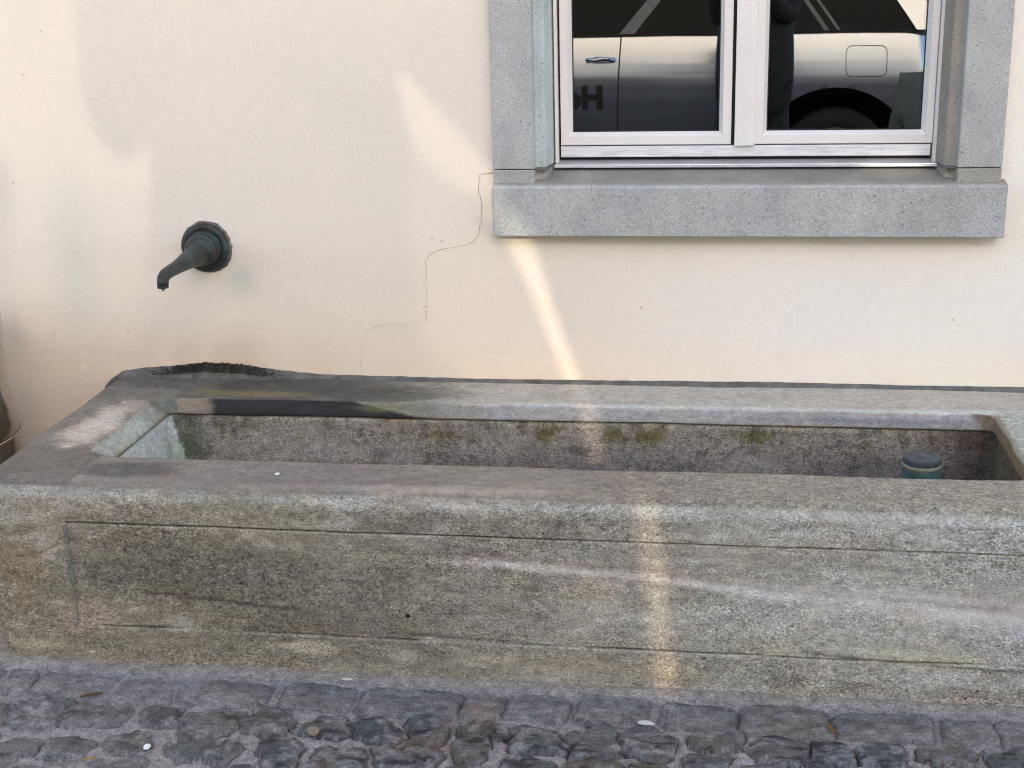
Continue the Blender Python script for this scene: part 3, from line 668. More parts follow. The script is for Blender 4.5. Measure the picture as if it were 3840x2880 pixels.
    put(frt * blob(-1.0, -.75, .35, .07, (0, 1), seed=51), (106, 104, 108), .6)
    put(frt * blob(-.62, -.81, .35, .02, (0, 1), seed=52), (156, 146, 138), .5)
    put(frt * blob(-1.5, -.80, .2, .025, (0, 1), seed=53, f=14), (134, 130, 134), .45)
    bk = tp * (y > -.22)
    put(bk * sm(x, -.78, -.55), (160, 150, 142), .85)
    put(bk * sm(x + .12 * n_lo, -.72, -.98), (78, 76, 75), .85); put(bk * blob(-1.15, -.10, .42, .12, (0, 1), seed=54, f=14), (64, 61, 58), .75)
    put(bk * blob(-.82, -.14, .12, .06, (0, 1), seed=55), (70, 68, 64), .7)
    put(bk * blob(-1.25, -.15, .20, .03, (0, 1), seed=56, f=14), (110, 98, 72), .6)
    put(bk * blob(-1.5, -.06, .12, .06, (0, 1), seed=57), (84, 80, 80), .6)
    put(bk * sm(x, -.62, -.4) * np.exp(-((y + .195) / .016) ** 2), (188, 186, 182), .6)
    lf = tp * (x < -1.45) * (y < -.12)
    put(lf, (100, 95, 91), .75)
    put(lf * blob(-1.56, -.42, .06, .16, (0, 1), seed=58, f=14), (176, 160, 150), .85)
    put(lf * blob(-1.53, -.30, .05, .06, (0, 1), seed=59, f=14), (160, 146, 136), .5)
    rf = tp * (x > .70) * (y < -.19); put(rf, (150, 152, 146), .8); Rg = np.where(rf > .5, .6, Rg)
    # chamfer
    ch = ((zz == 3) | (zz == 4)).astype(float); Rg = np.where(ch > .5, .25, Rg)
    backc = ch * (y > -.235) * (Nf[:, 1] < -.1)
    put(ch, (118, 114, 106)); put(backc * sm(x, -.8, -.5), (142, 139, 137), .9)
    put(backc * sm(x, -.8, -.45) * sm(z, .452, .458), (184, 184, 184), .6)
    wt_ = .463 - .040 * sm(x, -1.02, -.70) + .004 * n_md
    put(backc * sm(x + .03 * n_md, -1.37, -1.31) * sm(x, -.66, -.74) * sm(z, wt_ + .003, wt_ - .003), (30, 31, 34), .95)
    put(backc * blob(-.85, .445, .14, .010, seed=62), (100, 96, 70), .5)
    put(backc * blob(-1.39, .44, .05, .03, seed=63, f=16), (118, 106, 92), .8)
    put(backc * blob(.42, .437, .35, .008, seed=64, f=20), (104, 108, 116), .7)
    put(backc * sm(z, .433, .424) * sm(x, -.6, -.4), (116, 110, 98), .5)
    leftc = ch * (x < -1.43)
    put(leftc, (128, 133, 126), .8); put(leftc * blob(-1.47, -.45, .03, .12, (0, 1), seed=97, f=20), (150, 160, 154), .7); put(leftc * blob(-1.47, -.22, .06, .05, (0, 1), seed=65), (84, 88, 80), .8)
    put(leftc * blob(-1.47, -.64, .05, .04, (0, 1), seed=66, f=20), (72, 76, 72), .7)
    put(leftc * sm(z, .432, .424) * (.5 + n_md), (110, 86, 60), .6)
    rightc = ch * (x > .66); put(rightc, (112, 96, 76), .85); put(rightc * sm(z, .452, .458), (150, 144, 134), .5)
    put(ch * blob(.66, -.2, .035, .03, (0, 1), seed=67), (88, 76, 60), .8)
    # the line under the lip
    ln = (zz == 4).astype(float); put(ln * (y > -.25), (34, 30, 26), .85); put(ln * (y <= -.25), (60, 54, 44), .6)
    # inside
    ins = (zz >= 5).astype(float); Rg = np.where(ins > .5, .8 + .4 * n_md, Rg)
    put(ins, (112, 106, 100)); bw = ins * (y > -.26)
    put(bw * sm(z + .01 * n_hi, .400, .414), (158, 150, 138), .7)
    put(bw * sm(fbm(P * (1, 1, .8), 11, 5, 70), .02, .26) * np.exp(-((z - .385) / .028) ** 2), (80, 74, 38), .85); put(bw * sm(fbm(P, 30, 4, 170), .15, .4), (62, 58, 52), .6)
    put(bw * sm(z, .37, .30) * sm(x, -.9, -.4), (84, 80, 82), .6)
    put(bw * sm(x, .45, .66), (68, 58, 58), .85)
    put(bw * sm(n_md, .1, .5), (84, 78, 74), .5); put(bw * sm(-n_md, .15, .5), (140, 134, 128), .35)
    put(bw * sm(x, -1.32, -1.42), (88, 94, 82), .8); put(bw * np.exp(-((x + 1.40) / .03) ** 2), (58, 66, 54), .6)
    lw = ins * (x < -1.42) * (y <= -.22); put(lw, (166, 180, 176), .9); put(lw * blob(-.25, .3, .05, .12, (1, 2), seed=71), (110, 120, 104), .6)
    Rg = np.where(lw > .5, .35, Rg)
    put(ins * (x > .66), (66, 60, 48), .8); put(ins * (zz == 6), (84, 80, 70), .8); put(ins * (y < -.63), (96, 92, 84), .6)
    # outer left side
    ls = (zz == 0) * (Nf[:, 0] < -.5); put(ls.astype(float), (116, 100, 84), .6)
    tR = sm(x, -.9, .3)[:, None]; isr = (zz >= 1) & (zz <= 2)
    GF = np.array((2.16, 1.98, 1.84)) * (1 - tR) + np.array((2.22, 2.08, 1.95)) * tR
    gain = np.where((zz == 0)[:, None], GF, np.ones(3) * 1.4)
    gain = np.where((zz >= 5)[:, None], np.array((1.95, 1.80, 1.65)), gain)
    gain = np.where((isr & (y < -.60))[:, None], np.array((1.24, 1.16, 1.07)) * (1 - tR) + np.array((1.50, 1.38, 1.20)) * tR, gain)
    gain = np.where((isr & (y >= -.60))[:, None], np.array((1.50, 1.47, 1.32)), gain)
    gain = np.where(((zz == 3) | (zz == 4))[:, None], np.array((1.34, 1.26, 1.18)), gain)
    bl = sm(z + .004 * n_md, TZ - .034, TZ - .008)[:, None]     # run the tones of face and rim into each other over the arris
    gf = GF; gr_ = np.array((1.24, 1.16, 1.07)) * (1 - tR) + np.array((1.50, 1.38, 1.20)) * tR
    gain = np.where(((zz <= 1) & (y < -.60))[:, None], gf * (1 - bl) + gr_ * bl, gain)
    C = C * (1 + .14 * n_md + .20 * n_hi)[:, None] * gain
    idx = np.arange(K * Nn).reshape(K, Nn); nxt = np.roll(idx, -1, 1)
    Fc = np.stack([idx[:-1], nxt[:-1], nxt[1:], idx[1:]], -1).reshape(-1, 4)
    C = C / (1 + (C / .62) ** 4) ** .25
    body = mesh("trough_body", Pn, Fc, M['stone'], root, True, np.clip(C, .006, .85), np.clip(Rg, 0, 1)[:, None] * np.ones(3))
    mesh("basin_floor", [(-1.47, -.64, .092), (.68, -.64, .092), (.68, -.22, .092), (-1.47, -.22, .092)], [(0, 1, 2, 3)], M['joint'], root)
    # pale mortar line down the corner of the panel
    V2 = []; F2 = []
    for k in range(40):
        t = k / 39; zc = .358 - t * .25; xc = -1.470 + .004 * t + random.uniform(-.0012, .0012); wv = (.0035 + .003 * math.sin(k * 1.3) ** 2) * (1 - .6 * t) * .8
        for s_, dy in ((-1, 0), (0, -.0022), (1, 0)): V2.append((xc + s_ * wv, -.8398 + dy, zc))
    for k in range(39):
        for s_ in (0, 1): F2.append((3 * k + s_, 3 * k + s_ + 1, 3 * k + s_ + 4, 3 * k + s_ + 3))
    mesh("mortar_line", V2, F2, M['seam'], root, True)
    # small bored hole in the front
    Vh, Fh = lathe([(.0001, 0), (.0052, 0), (.0056, .003), (.0048, .004), (.0001, .004)], (-.674, -.8335, .162), (0, -1, 0), 16); mesh("bored_hole", Vh, Fh, M['gasket'], root)
    # mortar fillet against the wall
    prof_z = [(-1.735, .425), (-1.715, .446), (-1.677, .471), (-1.627, .479), (-1.515, .490), (-1.431, .499), (-1.322, .496), (-1.229, .483), (-1.162, .476), (-1.082, .470), (-.948, .469), (-.686, .466), (-.403, .467), (-.051, .470), (.194, .472), (.554, .469), (.9, .471)]
    xs = np.arange(-1.735, .89, .006); zt = np.interp(xs, [p[0] for p in prof_z], [p[1] for p in prof_z])
    Pw = np.stack([xs, xs * 0, xs * 0], 1); zt = zt + .0022 * fbm(Pw, 16, 4, 81); dep = .020 + .004 * fbm(Pw, 6, 3, 82) + .35 * np.clip(zt - .472, 0, 1)
    V3 = []; F3 = []; n = 6
    for i, xx in enumerate(xs):
        zb = TZ - .004 if xx > -1.68 else zt[i] - .03
        for k in range(n):
            t = k / (n - 1); yy = .002 - dep[i] * t; zz_ = zt[i] + (zb - zt[i]) * t ** 1.6 + .0012 * math.sin(k * 3 + i * .7)
            V3.append((xx, yy, zz_))
    for i in range(len(xs) - 1):
        for k in range(n - 1): F3.append((i * n + k, i * n + k + 1, (i + 1) * n + k + 1, (i + 1) * n + k))
    mesh("mortar_fillet", V3, F3, M['joint'], root, True)
    return root
trough = build_trough()

# moss along the back left of the trough -----------------------------
def build_moss():
    rnd = random.Random(8); V = []; Fc = []
    for i in range(2200):
        x = rnd.gauss(-1.40, .085)
        if not -1.60 < x < -1.17: continue
        zt = np.interp(x, [-1.68, -1.62, -1.51, -1.43, -1.32, -1.23, -1.16, -1.08], [.470, .478, .490, .499, .496, .484, .476, .470])
        u = rnd.random(); z = zt - .02 * u; y = -.006 - .016 * u
        h = rnd.uniform(.001, .0045) * (.5 + 1.3 * abs(math.sin(x * 61) * math.sin(x * 143 + 1))) * math.exp(-((x + 1.36) / .16) ** 2) + .002
        an = rnd.uniform(-1.2, 1.2); b = rnd.uniform(.0018, .0045); k = len(V)
        dx = math.sin(an) * h; V += [(x - b, y, z), (x + b, y - .002, z), (x + dx * .5 + b, y - .004, z + h * .6), (x + dx, y - .003 - rnd.random() * .004, z + h)]
        Fc += [(k, k + 1, k + 2), (k, k + 2, k + 3)]
    o = mesh("moss", V, Fc, M['moss']); tag(o, "dark moss fringe where the trough meets the wall", "moss", kind="stuff")
build_moss()

# ================================================================== SPOUT
def build_spout():
    root = empty("water_spout", (-1.392, 0, .832)); tag(root, "dark patinated bronze water spout on a round flange above the trough", "spout")
    c = (-1.392, 0.0, .832)
    V, Fc = lathe([(.058, -.004), (.0650, .004), (.0662, .009), (.0650, .0135), (.0620, .0165), (.0520, .0160), (.0500, .0150)], c, (0, -1, 0)); mesh("flange", V, Fc, M['bronze'], root, True)
    V, Fc = lathe([(.0500, .0145), (.0490, .0200), (.0460, .0230), (.0450, .0250), (.0468, .0275), (.0472, .0300), (.0462, .0325), (.0448, .0340), (.0445, .0440), (.0450, .0465), (.0445, .0500), (.0425, .0525), (.0412, .0530), (.0410, .0560), (.0395, .0610), (.0350, .0670), (.0280, .0715), (.018, .074), (.006, .075)], c, (0, -1, 0)); mesh("collar", V, Fc, M['bronze'], root, True)
    pth = [((-1.392, -.036, .828), .0310), ((-1.392, -.070, .826), .0305), ((-1.392, -.105, .8260), .0282), ((-1.392, -.140, .8260), .0245), ((-1.392, -.175, .8250), .0212), ((-1.392, -.215, .8240), .0180), ((-1.392, -.250, .8240), .0166), ((-1.392, -.280, .8240), .0160),
           ((-1.392, -.303, .8225), .0158), ((-1.392, -.317, .8160), .0154), ((-1.392, -.3225, .8060), .0148), ((-1.392, -.3235, .7975), .0140), ((-1.392, -.3235, .7970), .0115)]
    V, Fc = sweep(pth, 28); mesh("nozzle", V, Fc, M['bronze'], root, True)
    V, Fc = lathe([(.0132, -.001), (.0146, .001), (.0146, .0045), (.0125, .0055), (.0105, .0045)], (-1.392, -.3235, .7985), (0, 0, -1), 28); mesh("nozzle_rim", V, Fc, M['bronze'], root, True)
    V, Fc = lathe([(.0045, 0), (.0045, .006), (.003, .0095), (.0005, .0105)], (-1.392, -.3240, .795), (0, 0, -1), 14); mesh("water_drop", V, Fc, plain("wet_metal", (.35, .35, .36), .12), root, True)
    for s in (-1, 1):
        V, Fc = sweep([((-1.392 + s * .006, -.262, .8375), .0018), ((-1.392 + s * .0065, -.292, .8350), .0022), ((-1.392 + s * .0068, -.314, .8275), .0022), ((-1.392 + s * .007, -.333, .815), .0020), ((-1.392 + s * .006, -.3375, .802), .0012)], 10)
        mesh("rib", V, Fc, M['bronze'], root, True)
    # crumbling plaster collar
    V = []; Fc = []; n = 90; rnd = random.Random(2)
    for i in range(n):
        a = 2 * math.pi * i / n; out = .0672 + .004 * rnd.random() + .005 * max(0, math.cos(a - R(60))) + .006 * max(0, math.cos(a - R(-40))) ** 4
        for r_, y in ((.066, -.004), (.070, -.006), (out * .97, -.0045), (out, -.001)): V.append((c[0] + r_ * math.cos(a), y, c[2] + r_ * math.sin(a)))
    for i in range(n):
        for k in range(3): a = i * 4 + k; b = ((i + 1) % n) * 4 + k; Fc.append((a, b, b + 1, a + 1))
    mesh("mortar_ring", V, Fc, M['joint'], root, True)
    return root
build_spout()

# ================================================================== OVERFLOW PIPE
def build_pipe():
    c = (.487, -.452, 0); root = empty("overflow_pipe", (c[0], c[1], .092)); tag(root, "teal overflow pipe with a dark cap standing in the trough basin", "pipe")
    teal = plain("teal_patina", (.055, .115, .102), .55, 0, 40, .45, .001, 120); cap = plain("dark_cap", (.045, .052, .058), .6, 0, 60, .35, .0008, 200)
    lime = plain("lime_crust", (.20, .19, .13), .85, 0, 60, .35, .0015, 160)
    V, Fc = lathe([(.0310, .095), (.0310, .381), (.0300, .382)], c, (0, 0, 1), 48); mesh("stem", V, Fc, cap, root, True)
    V, Fc = lathe([(.0310, .379), (.0385, .380), (.0440, .386), (.0455, .392), (.0455, .4095), (.0450, .4115)], c, (0, 0, 1), 64); mesh("collar", V, Fc, teal, root, True)
    V, Fc = lathe([(.0440, .4105), (.0458, .4120), (.0462, .4150), (.0457, .4195), (.0440, .4210)], c, (0, 0, 1), 64); o = mesh("lime_ring", V, Fc, lime, root, True)
    V, Fc = lathe([(.0435, .4200), (.0440, .4215), (.0440, .4330), (.0430, .4352), (.0400, .4360), (.0340, .4352), (.0080, .4350), (.0070, .4358), (.0010, .4362)], c, (0, 0, 1), 64); mesh("cap", V, Fc, cap, root, True)
    for o in root.children:
        md = o.modifiers.new("split", 'EDGE_SPLIT'); md.split_angle = R(50)
    return root
build_pipe()

# ================================================================== STEEL BOLLARD at the left
def build_bollard():
    c = (-2.085, -.30, 0); root = empty("steel_bollard", c); tag(root, "flared stainless steel bollard at the left end of the trough", "bollard")
    k = .893
    V, Fc = lathe([(r * k, h) for r, h in [(.238, .0), (.2395, .006), (.2395, .30), (.2375, .366), (.234, .3705)]], c, (0, 0, 1), 96); mesh("base", V, Fc, M['steel'], root, True)
    V, Fc = lathe([(r * k, h) for r, h in [(.232, .3700), (.2365, .3730), (.2365, .402), (.2290, .442), (.2190, .481), (.2145, .526), (.2155, .584), (.2200, .640), (.2225, .690), (.216, .702), (.15, .706)]], c, (0, 0, 1), 96); mesh("body", V, Fc, M['steel'], root, True)
    V, Fc = lathe([(r * k, h) for r, h in [(.230, .3695), (.2345, .3700), (.2345, .3732), (.230, .3735)]], c, (0, 0, 1), 96); mesh("seam_ring", V, Fc, M['gasket'], root, True)
build_bollard()

# ================================================================== SMALL THINGS ON THE GROUND
def pebble(name, x, y, z, s, m, lab, cat, flat=.6, seed=1):
    bm = bmesh.new(); bmesh.ops.create_icosphere(bm, subdivisions=3, radius=1); rnd = random.Random(seed)
    ks = [(Vector((rnd.gauss(0, 1), rnd.gauss(0, 1), rnd.gauss(0, 1))).normalized(), rnd.uniform(.72, .9)) for _ in range(9)]
    for v in bm.verts:
        for d, h in ks:
            e = v.co.dot(d)
            if e > h: v.co -= d * (e - h)
        v.co = Vector((v.co.x * s[0], v.co.y * s[1], v.co.z * s[2])) + Vector((x, y, z + s[2] * .7))
    o = from_bm(name, bm, m, None, False); tag(o, lab, cat); return o
pebble("pebble", -.831, -1.093, .006, (.0145, .013, .010), plain("tan_stone", (.25, .20, .13), .85, 0, 120, .3, .002, 160), "round tan pebble lying on the cobbles below the trough", "pebble", seed=3)
pebble("plaster_chip", -1.166, -1.186, .008, (.008, .010, .004), plain("white_chip", (.8, .8, .78), .7), "small white plaster chip on the cobbles at lower left", "chip", seed=5)
pebble("paint_flake", -.815, -.872, .012, (.014, .006, .003), plain("cream_flake", (.6, .54, .42), .7), "cream paint flake lying against the foot of the trough", "flake", seed=8)
pebble("grit", -.985, -.745, .459, (.006, .004, .003), plain("white_grit", (.8, .8, .8), .6), "tiny white grit on the front rim of the trough", "grit", seed=9)
pebble("mortar_crumb", -.13, -.985, .006, (.020, .008, .005), plain("white_mortar", (.55, .54, .50), .8), "white mortar crumb between two square setts", "crumb", seed=12)
def leaf(name, x, y, z, ln, wd, rot, c, lab, curl=.3):
    V = []; Fc = []; n = 10
    for k in range(n + 1):
        t = k / n; wv = wd * math.sin(math.pi * min(1, t * .95 + .03)) ** .8
        for s in (-1, 0, 1):
            lx = (t - .5) * ln; ly = s * wv; lz = abs(s) * wd * .5 + curl * ln * .4 * (t - .5) ** 2 + (.0 if s else .0)
            V.append((x + lx * math.cos(rot) - ly * math.sin(rot), y + lx * math.sin(rot) + ly * math.cos(rot), z + lz))
    for k in range(n):
        for s in (0, 1): Fc.append((3 * k + s, 3 * k + s + 1, 3 * k + s + 4, 3 * k + s + 3))
    o = mesh(name, V, Fc, plain(name + "_brown", c, .8, 0, 60, .4), None, True); md = o.modifiers.new("thick", 'SOLIDIFY'); md.thickness = .0006
    tag(o, lab, "leaf"); return o
leaf("dry_leaf", -1.375, -.998, .010, .050, .008, .45, (.10, .055, .02), "curled brown dry leaf in a joint between two pale setts")
leaf("dry_leaf", .258, -.968, .008, .055, .006, -1.35, (.17, .10, .035), "narrow rust brown leaf stuck upright in the joint between dark setts")
leaf("dry_leaf", -1.27, -1.245, .010, .030, .005, .5, (.30, .19, .06), "small yellow leaf scrap on the cobbles at the lower edge")

# ================================================================== CAR (seen mirrored in the window)
def build_car():
    YS = -4.66; CX = -.8
    root = empty("parked_car", (CX, YS - .9, 0)); tag(root, "silver grey estate car parked behind the viewer and mirrored in the window", "car")
    m, N, L, B = mat("silver_paint"); v = objco(N, L)
    B.inputs["Base Color"].default_value = (.82, .86, .92, 1); B.inputs["Metallic"].default_value = 1.0; B.inputs["Roughness"].default_value = .20
    paint = m
    glass = plain("car_glass", (.008, .010, .010), .04); glass.node_tree.nodes["Principled BSDF"].inputs["Specular IOR Level"].default_value = .12; black = plain("black_trim", (.012, .012, .012), .5); rubber = plain("tyre_rubber", (.02, .02, .02), .85)
    rimm = plain("wheel_alloy", (.45, .45, .46), .3, .9); lampm = plain("tail_lamp_glass", (.22, .25, .26), .15, .3); seat = plain("car_pillar", (.23, .22, .20), .6)
    W = 1.80
    prof = [(.22, -.24), (.27, -.21), (.34, -.165), (.42, -.118), (.52, -.070), (.62, -.034), (.72, -.010), (.80, .000), (.85, .003), (.87, .002), (.885, .000), (.90, -.003), (.93, -.009), (.96, -.017), (.99, -.026), (1.02, -.037), (1.05, -.049), (1.075, -.060), (1.092, -.070)]
    zi = np.concatenate([np.arange(.22, .86, .016), np.arange(.86, 1.0921, .008)]); zi[-1] = 1.092
    prof = list(zip(zi.tolist(), np.interp(zi, [p[0] for p in prof], [p[1] for p in prof]).tolist()))
    x0, x1 = -2.95, 1.36; nx = 300; xs = np.linspace(x0, x1, nx)
    arches = [(.69, .325, .452), (-1.95, .335, .42)]
    for side in (1, -1):
        V = []; 
        for x in xs:
            e = min((x - x0) / .55, (x1 - x) / .34, 1.0); e = max(e, 0.0); inw = .40 * (1 - math.sqrt(max(0, 1 - (1 - e) ** 2.4)))
            hd = 1 - .20 * sm(np.array(x), -1.5, -2.9)
            for z, o_ in prof: V.append([x, (YS + o_ - inw) if side > 0 else (YS - W - o_ + inw), z * hd])
        V = np.array(V); k = len(prof)
        # denser rows so that the arches read as circles
        idx = np.arange(nx * k).reshape(nx, k); q = np.stack([idx[:-1, :-1], idx[1:, :-1], idx[1:, 1:], idx[:-1, 1:]], -1).reshape(-1, 4)
        cen = V[q].mean(1); keep = np.ones(len(q), bool)
        for ax, az, ar in arches:
            keep &= np.hypot(cen[:, 0] - ax, cen[:, 2] - az) > ar
            dd = np.hypot(V[:, 0] - ax, V[:, 2] - az); near = (dd < ar + .03) & (dd > ar - .06)
            f = ar / np.maximum(dd, 1e-6); sel = near & (dd < ar + .012)
            V[sel, 0] = ax + (V[sel, 0] - ax) * f[sel]; V[sel, 2] = az + (V[sel, 2] - az) * f[sel]
        mesh("body_side", V, [tuple(int(i) for i in a) for a in q[keep]], paint, root, True)
    # bonnet and deck across, nose and tail
    V = []; Fc = []
    for i, x in enumerate(xs):
        e = max(min((x - x0) / .55, (x1 - x) / .34, 1.0), 0.0); inw = .40 * (1 - math.sqrt(max(0, 1 - (1 - e) ** 2.4))); hd = 1 - .20 * float(sm(np.array(x), -1.5, -2.9))
        for t in (0, .25, .5, .75, 1):
            V.append((x, YS - .071 - inw + (-(W - .142) + 2 * inw) * t, 1.0925 * hd + .05 * math.sin(math.pi * t)))
    for i in range(nx - 1):
        for k in range(4): Fc.append((i * 5 + k, (i + 1) * 5 + k, (i + 1) * 5 + k + 1, i * 5 + k + 1))
    mesh("bonnet", V, Fc, paint, root, True)
    box("front_bumper", x0 - .02, x0 + .06, YS - W + .42, YS - .42, .24, .86, paint, root, .02); box("rear_bumper", x1 - .05, x1 + .03, YS - W + .42, YS - .42, .24, 1.05, paint, root, .02)
    box("underbody", x0 + .3, x1 - .2, YS - W + .30, YS - .30, .20, .72, black, root, .01)
    # greenhouse
    def house_ring(z, inset, xa, xb): return [(xa, YS - inset, z), (xb, YS - inset, z), (xb, YS - W + inset, z), (xa, YS - W + inset, z)]
    V = house_ring(1.085, .075, -1.62, 1.24) + house_ring(1.37, .20, -.90, 1.06); mesh("cabin_glass", V, [(0, 1, 5, 4), (1, 2, 6, 5), (2, 3, 7, 6), (3, 0, 4, 7), (4, 5, 6, 7)], glass, root)
    V = house_ring(1.365, .19, -.95, 1.08) + house_ring(1.43, .36, -.70, .95); mesh("roof", V, [(0, 1, 5, 4), (1, 2, 6, 5), (2, 3, 7, 6), (3, 0, 4, 7), (4, 5, 6, 7), (3, 2, 1, 0)], paint, root)
    def pillar(xa, xb, w0, w1, mm):
        for s in (1, -1):
            y0_ = YS - .070 if s > 0 else YS - W + .070; y1_ = YS - .194 if s > 0 else YS - W + .194; d = .012 * s
            V = [(xa - w0, y0_, 1.088), (xa + w0, y0_, 1.088), (xb + w1, y1_, 1.37), (xb - w1, y1_, 1.37)]; V += [(a, b - .05 * s, c_) for a, b, c_ in V]
            mesh("pillar", V, [(0, 1, 2, 3), (7, 6, 5, 4), (0, 4, 5, 1), (1, 5, 6, 2), (2, 6, 7, 3), (3, 7, 4, 0)], mm, root)
    pillar(-.56, -.33, .045, .04, seat); pillar(.63, .43, .014, .014, seat); pillar(.70, .50, .010, .010, seat); pillar(-1.56, -.95, .035, .04, paint); pillar(1.20, 1.04, .06, .09, paint)
    for s in (1, -1):
        yy = YS - .064 if s > 0 else YS - W + .064
        box("belt_trim", -1.55, 1.20, yy - .006, yy + .006, 1.086, 1.098, black, root, .002)
    # door seams
    def seam(pts, wd=.004):
        V = []; Fc = []
        for i, (px, z) in enumerate(pts):
            o_ = np.interp(z, [p[0] for p in prof], [p[1] for p in prof]); a = pts[max(i - 1, 0)]; b = pts[min(i + 1, len(pts) - 1)]; d = Vector((b[0] - a[0], b[1] - a[1])).normalized()
            for s in (-1, 1): V.append((px - s * d.y * wd, YS + o_ + .0025, z + s * d.x * wd))
        for i in range(len(pts) - 1): Fc.append((2 * i, 2 * i + 1, 2 * i + 3, 2 * i + 2))
        return mesh("door_seam", V, Fc, black, root)
    zs = [p[0] for p in prof if .34 <= p[0]]
    seam([(-.585 - .05 * (1.09 - z), z) for z in zs[::-1]]); seam([(.40 - .10 * math.sin((z - .8) * 5) if z > .8 else .38 + .0 * z, z) for z in zs[::-1] if z > .62]); seam([(-1.50, z) for z in zs[::-1]])
    # fuel flap: rounded square outline
    V = []; pts = []
    cx, cz, hw, hh, r_ = .850, .925, .115, .085, .035
    for q_ in range(4):
        for k in range(6):
            an = math.pi / 2 * (q_ + k / 5); sx = (1, -1, -1, 1)[q_]; sz = (1, 1, -1, -1)[q_]; pts.append((cx + sx * (hw - r_) + r_ * math.cos(an), cz + sz * (hh - r_) + r_ * math.sin(an)))
    pts.append(pts[0]); o = seam(pts, .0020); o.name = "fuel_flap"
    # handle
    V, Fc = sweep([((-.80, YS - .03, .955), .006), ((-.79, YS + .012, .957), .013), ((-.74, YS + .024, .960), .014), ((-.68, YS + .024, .960), .014), ((-.625, YS + .012, .957), .013), ((-.61, YS - .03, .955), .006)], 12); mesh("door_handle", V, Fc, paint, root, True)
    # tail lamp
    V = []
    for z in np.linspace(.52, .86, 9):
        for x in (1.02 + .02 * math.sin(z * 9), 1.08, 1.15, 1.20 + .02 * (z - .5)):
            e = min((x1 - x) / .34, 1.0); inw = .40 * (1 - math.sqrt(max(0, 1 - (1 - e) ** 2.4))); o_ = np.interp(z, [p[0] for p in prof], [p[1] for p in prof]); V.append((x, YS + o_ - inw + .008, z))
    mesh("tail_light", V, [(i * 4 + k, i * 4 + k + 1, i * 4 + k + 5, i * 4 + k + 4) for i in range(8) for k in range(3)], lampm, root, True)
    # wheels
    for ax, az, ar in arches:
        for s in (1, -1):
            yo = YS - .03 if s > 0 else YS - W + .03; axs = (0, s, 0)
            wh = empty("wheel", (ax, yo, .325)); wh.parent = root; wh.location = Vector((ax, yo, .325)) - root.location
            V, Fc = lathe([(.20, -.21), (.29, -.215), (.320, -.19), (.325, -.11), (.320, -.03), (.29, -.005), (.215, -.01), (.205, -.03)], (ax, yo, .325), axs, 48); mesh("tyre", V, Fc, rubber, wh, True)
            V, Fc = lathe([(.205, -.06), (.212, -.02), (.200, -.025), (.185, -.06), (.06, -.045), (.05, -.03), (.02, -.028)], (ax, yo, .325), axs, 48); mesh("rim", V, Fc, rimm, wh, True)
            V, Fc = lathe([(ar + .002, -.02), (ar, -.30), (.2, -.30), (.1, -.30)], (ax, YS if s > 0 else YS - W, az), axs, 48); mesh("wheel_arch", V, Fc[:-2], black, root, True)
    # dark lettering on the door
    fc = bpy.data.curves.new("door_lettering", 'FONT'); fc.body = "Ho"; fc.size = .19; fc.extrude = .001; fc.offset = .009; fc.align_x = 'LEFT'
    fc.materials.append(black); t0 = bpy.data.objects.new("tmp", fc); col.objects.link(t0); bpy.context.view_layer.update()
    lm = bpy.data.meshes.new_from_object(t0); bpy.data.objects.remove(t0); t = link("door_lettering", lm, root)
    t.rotation_euler = (R(90), 0, R(180)); t.location = Vector((-.690, YS + .0035, .665)) - root.location
    return root
build_car()

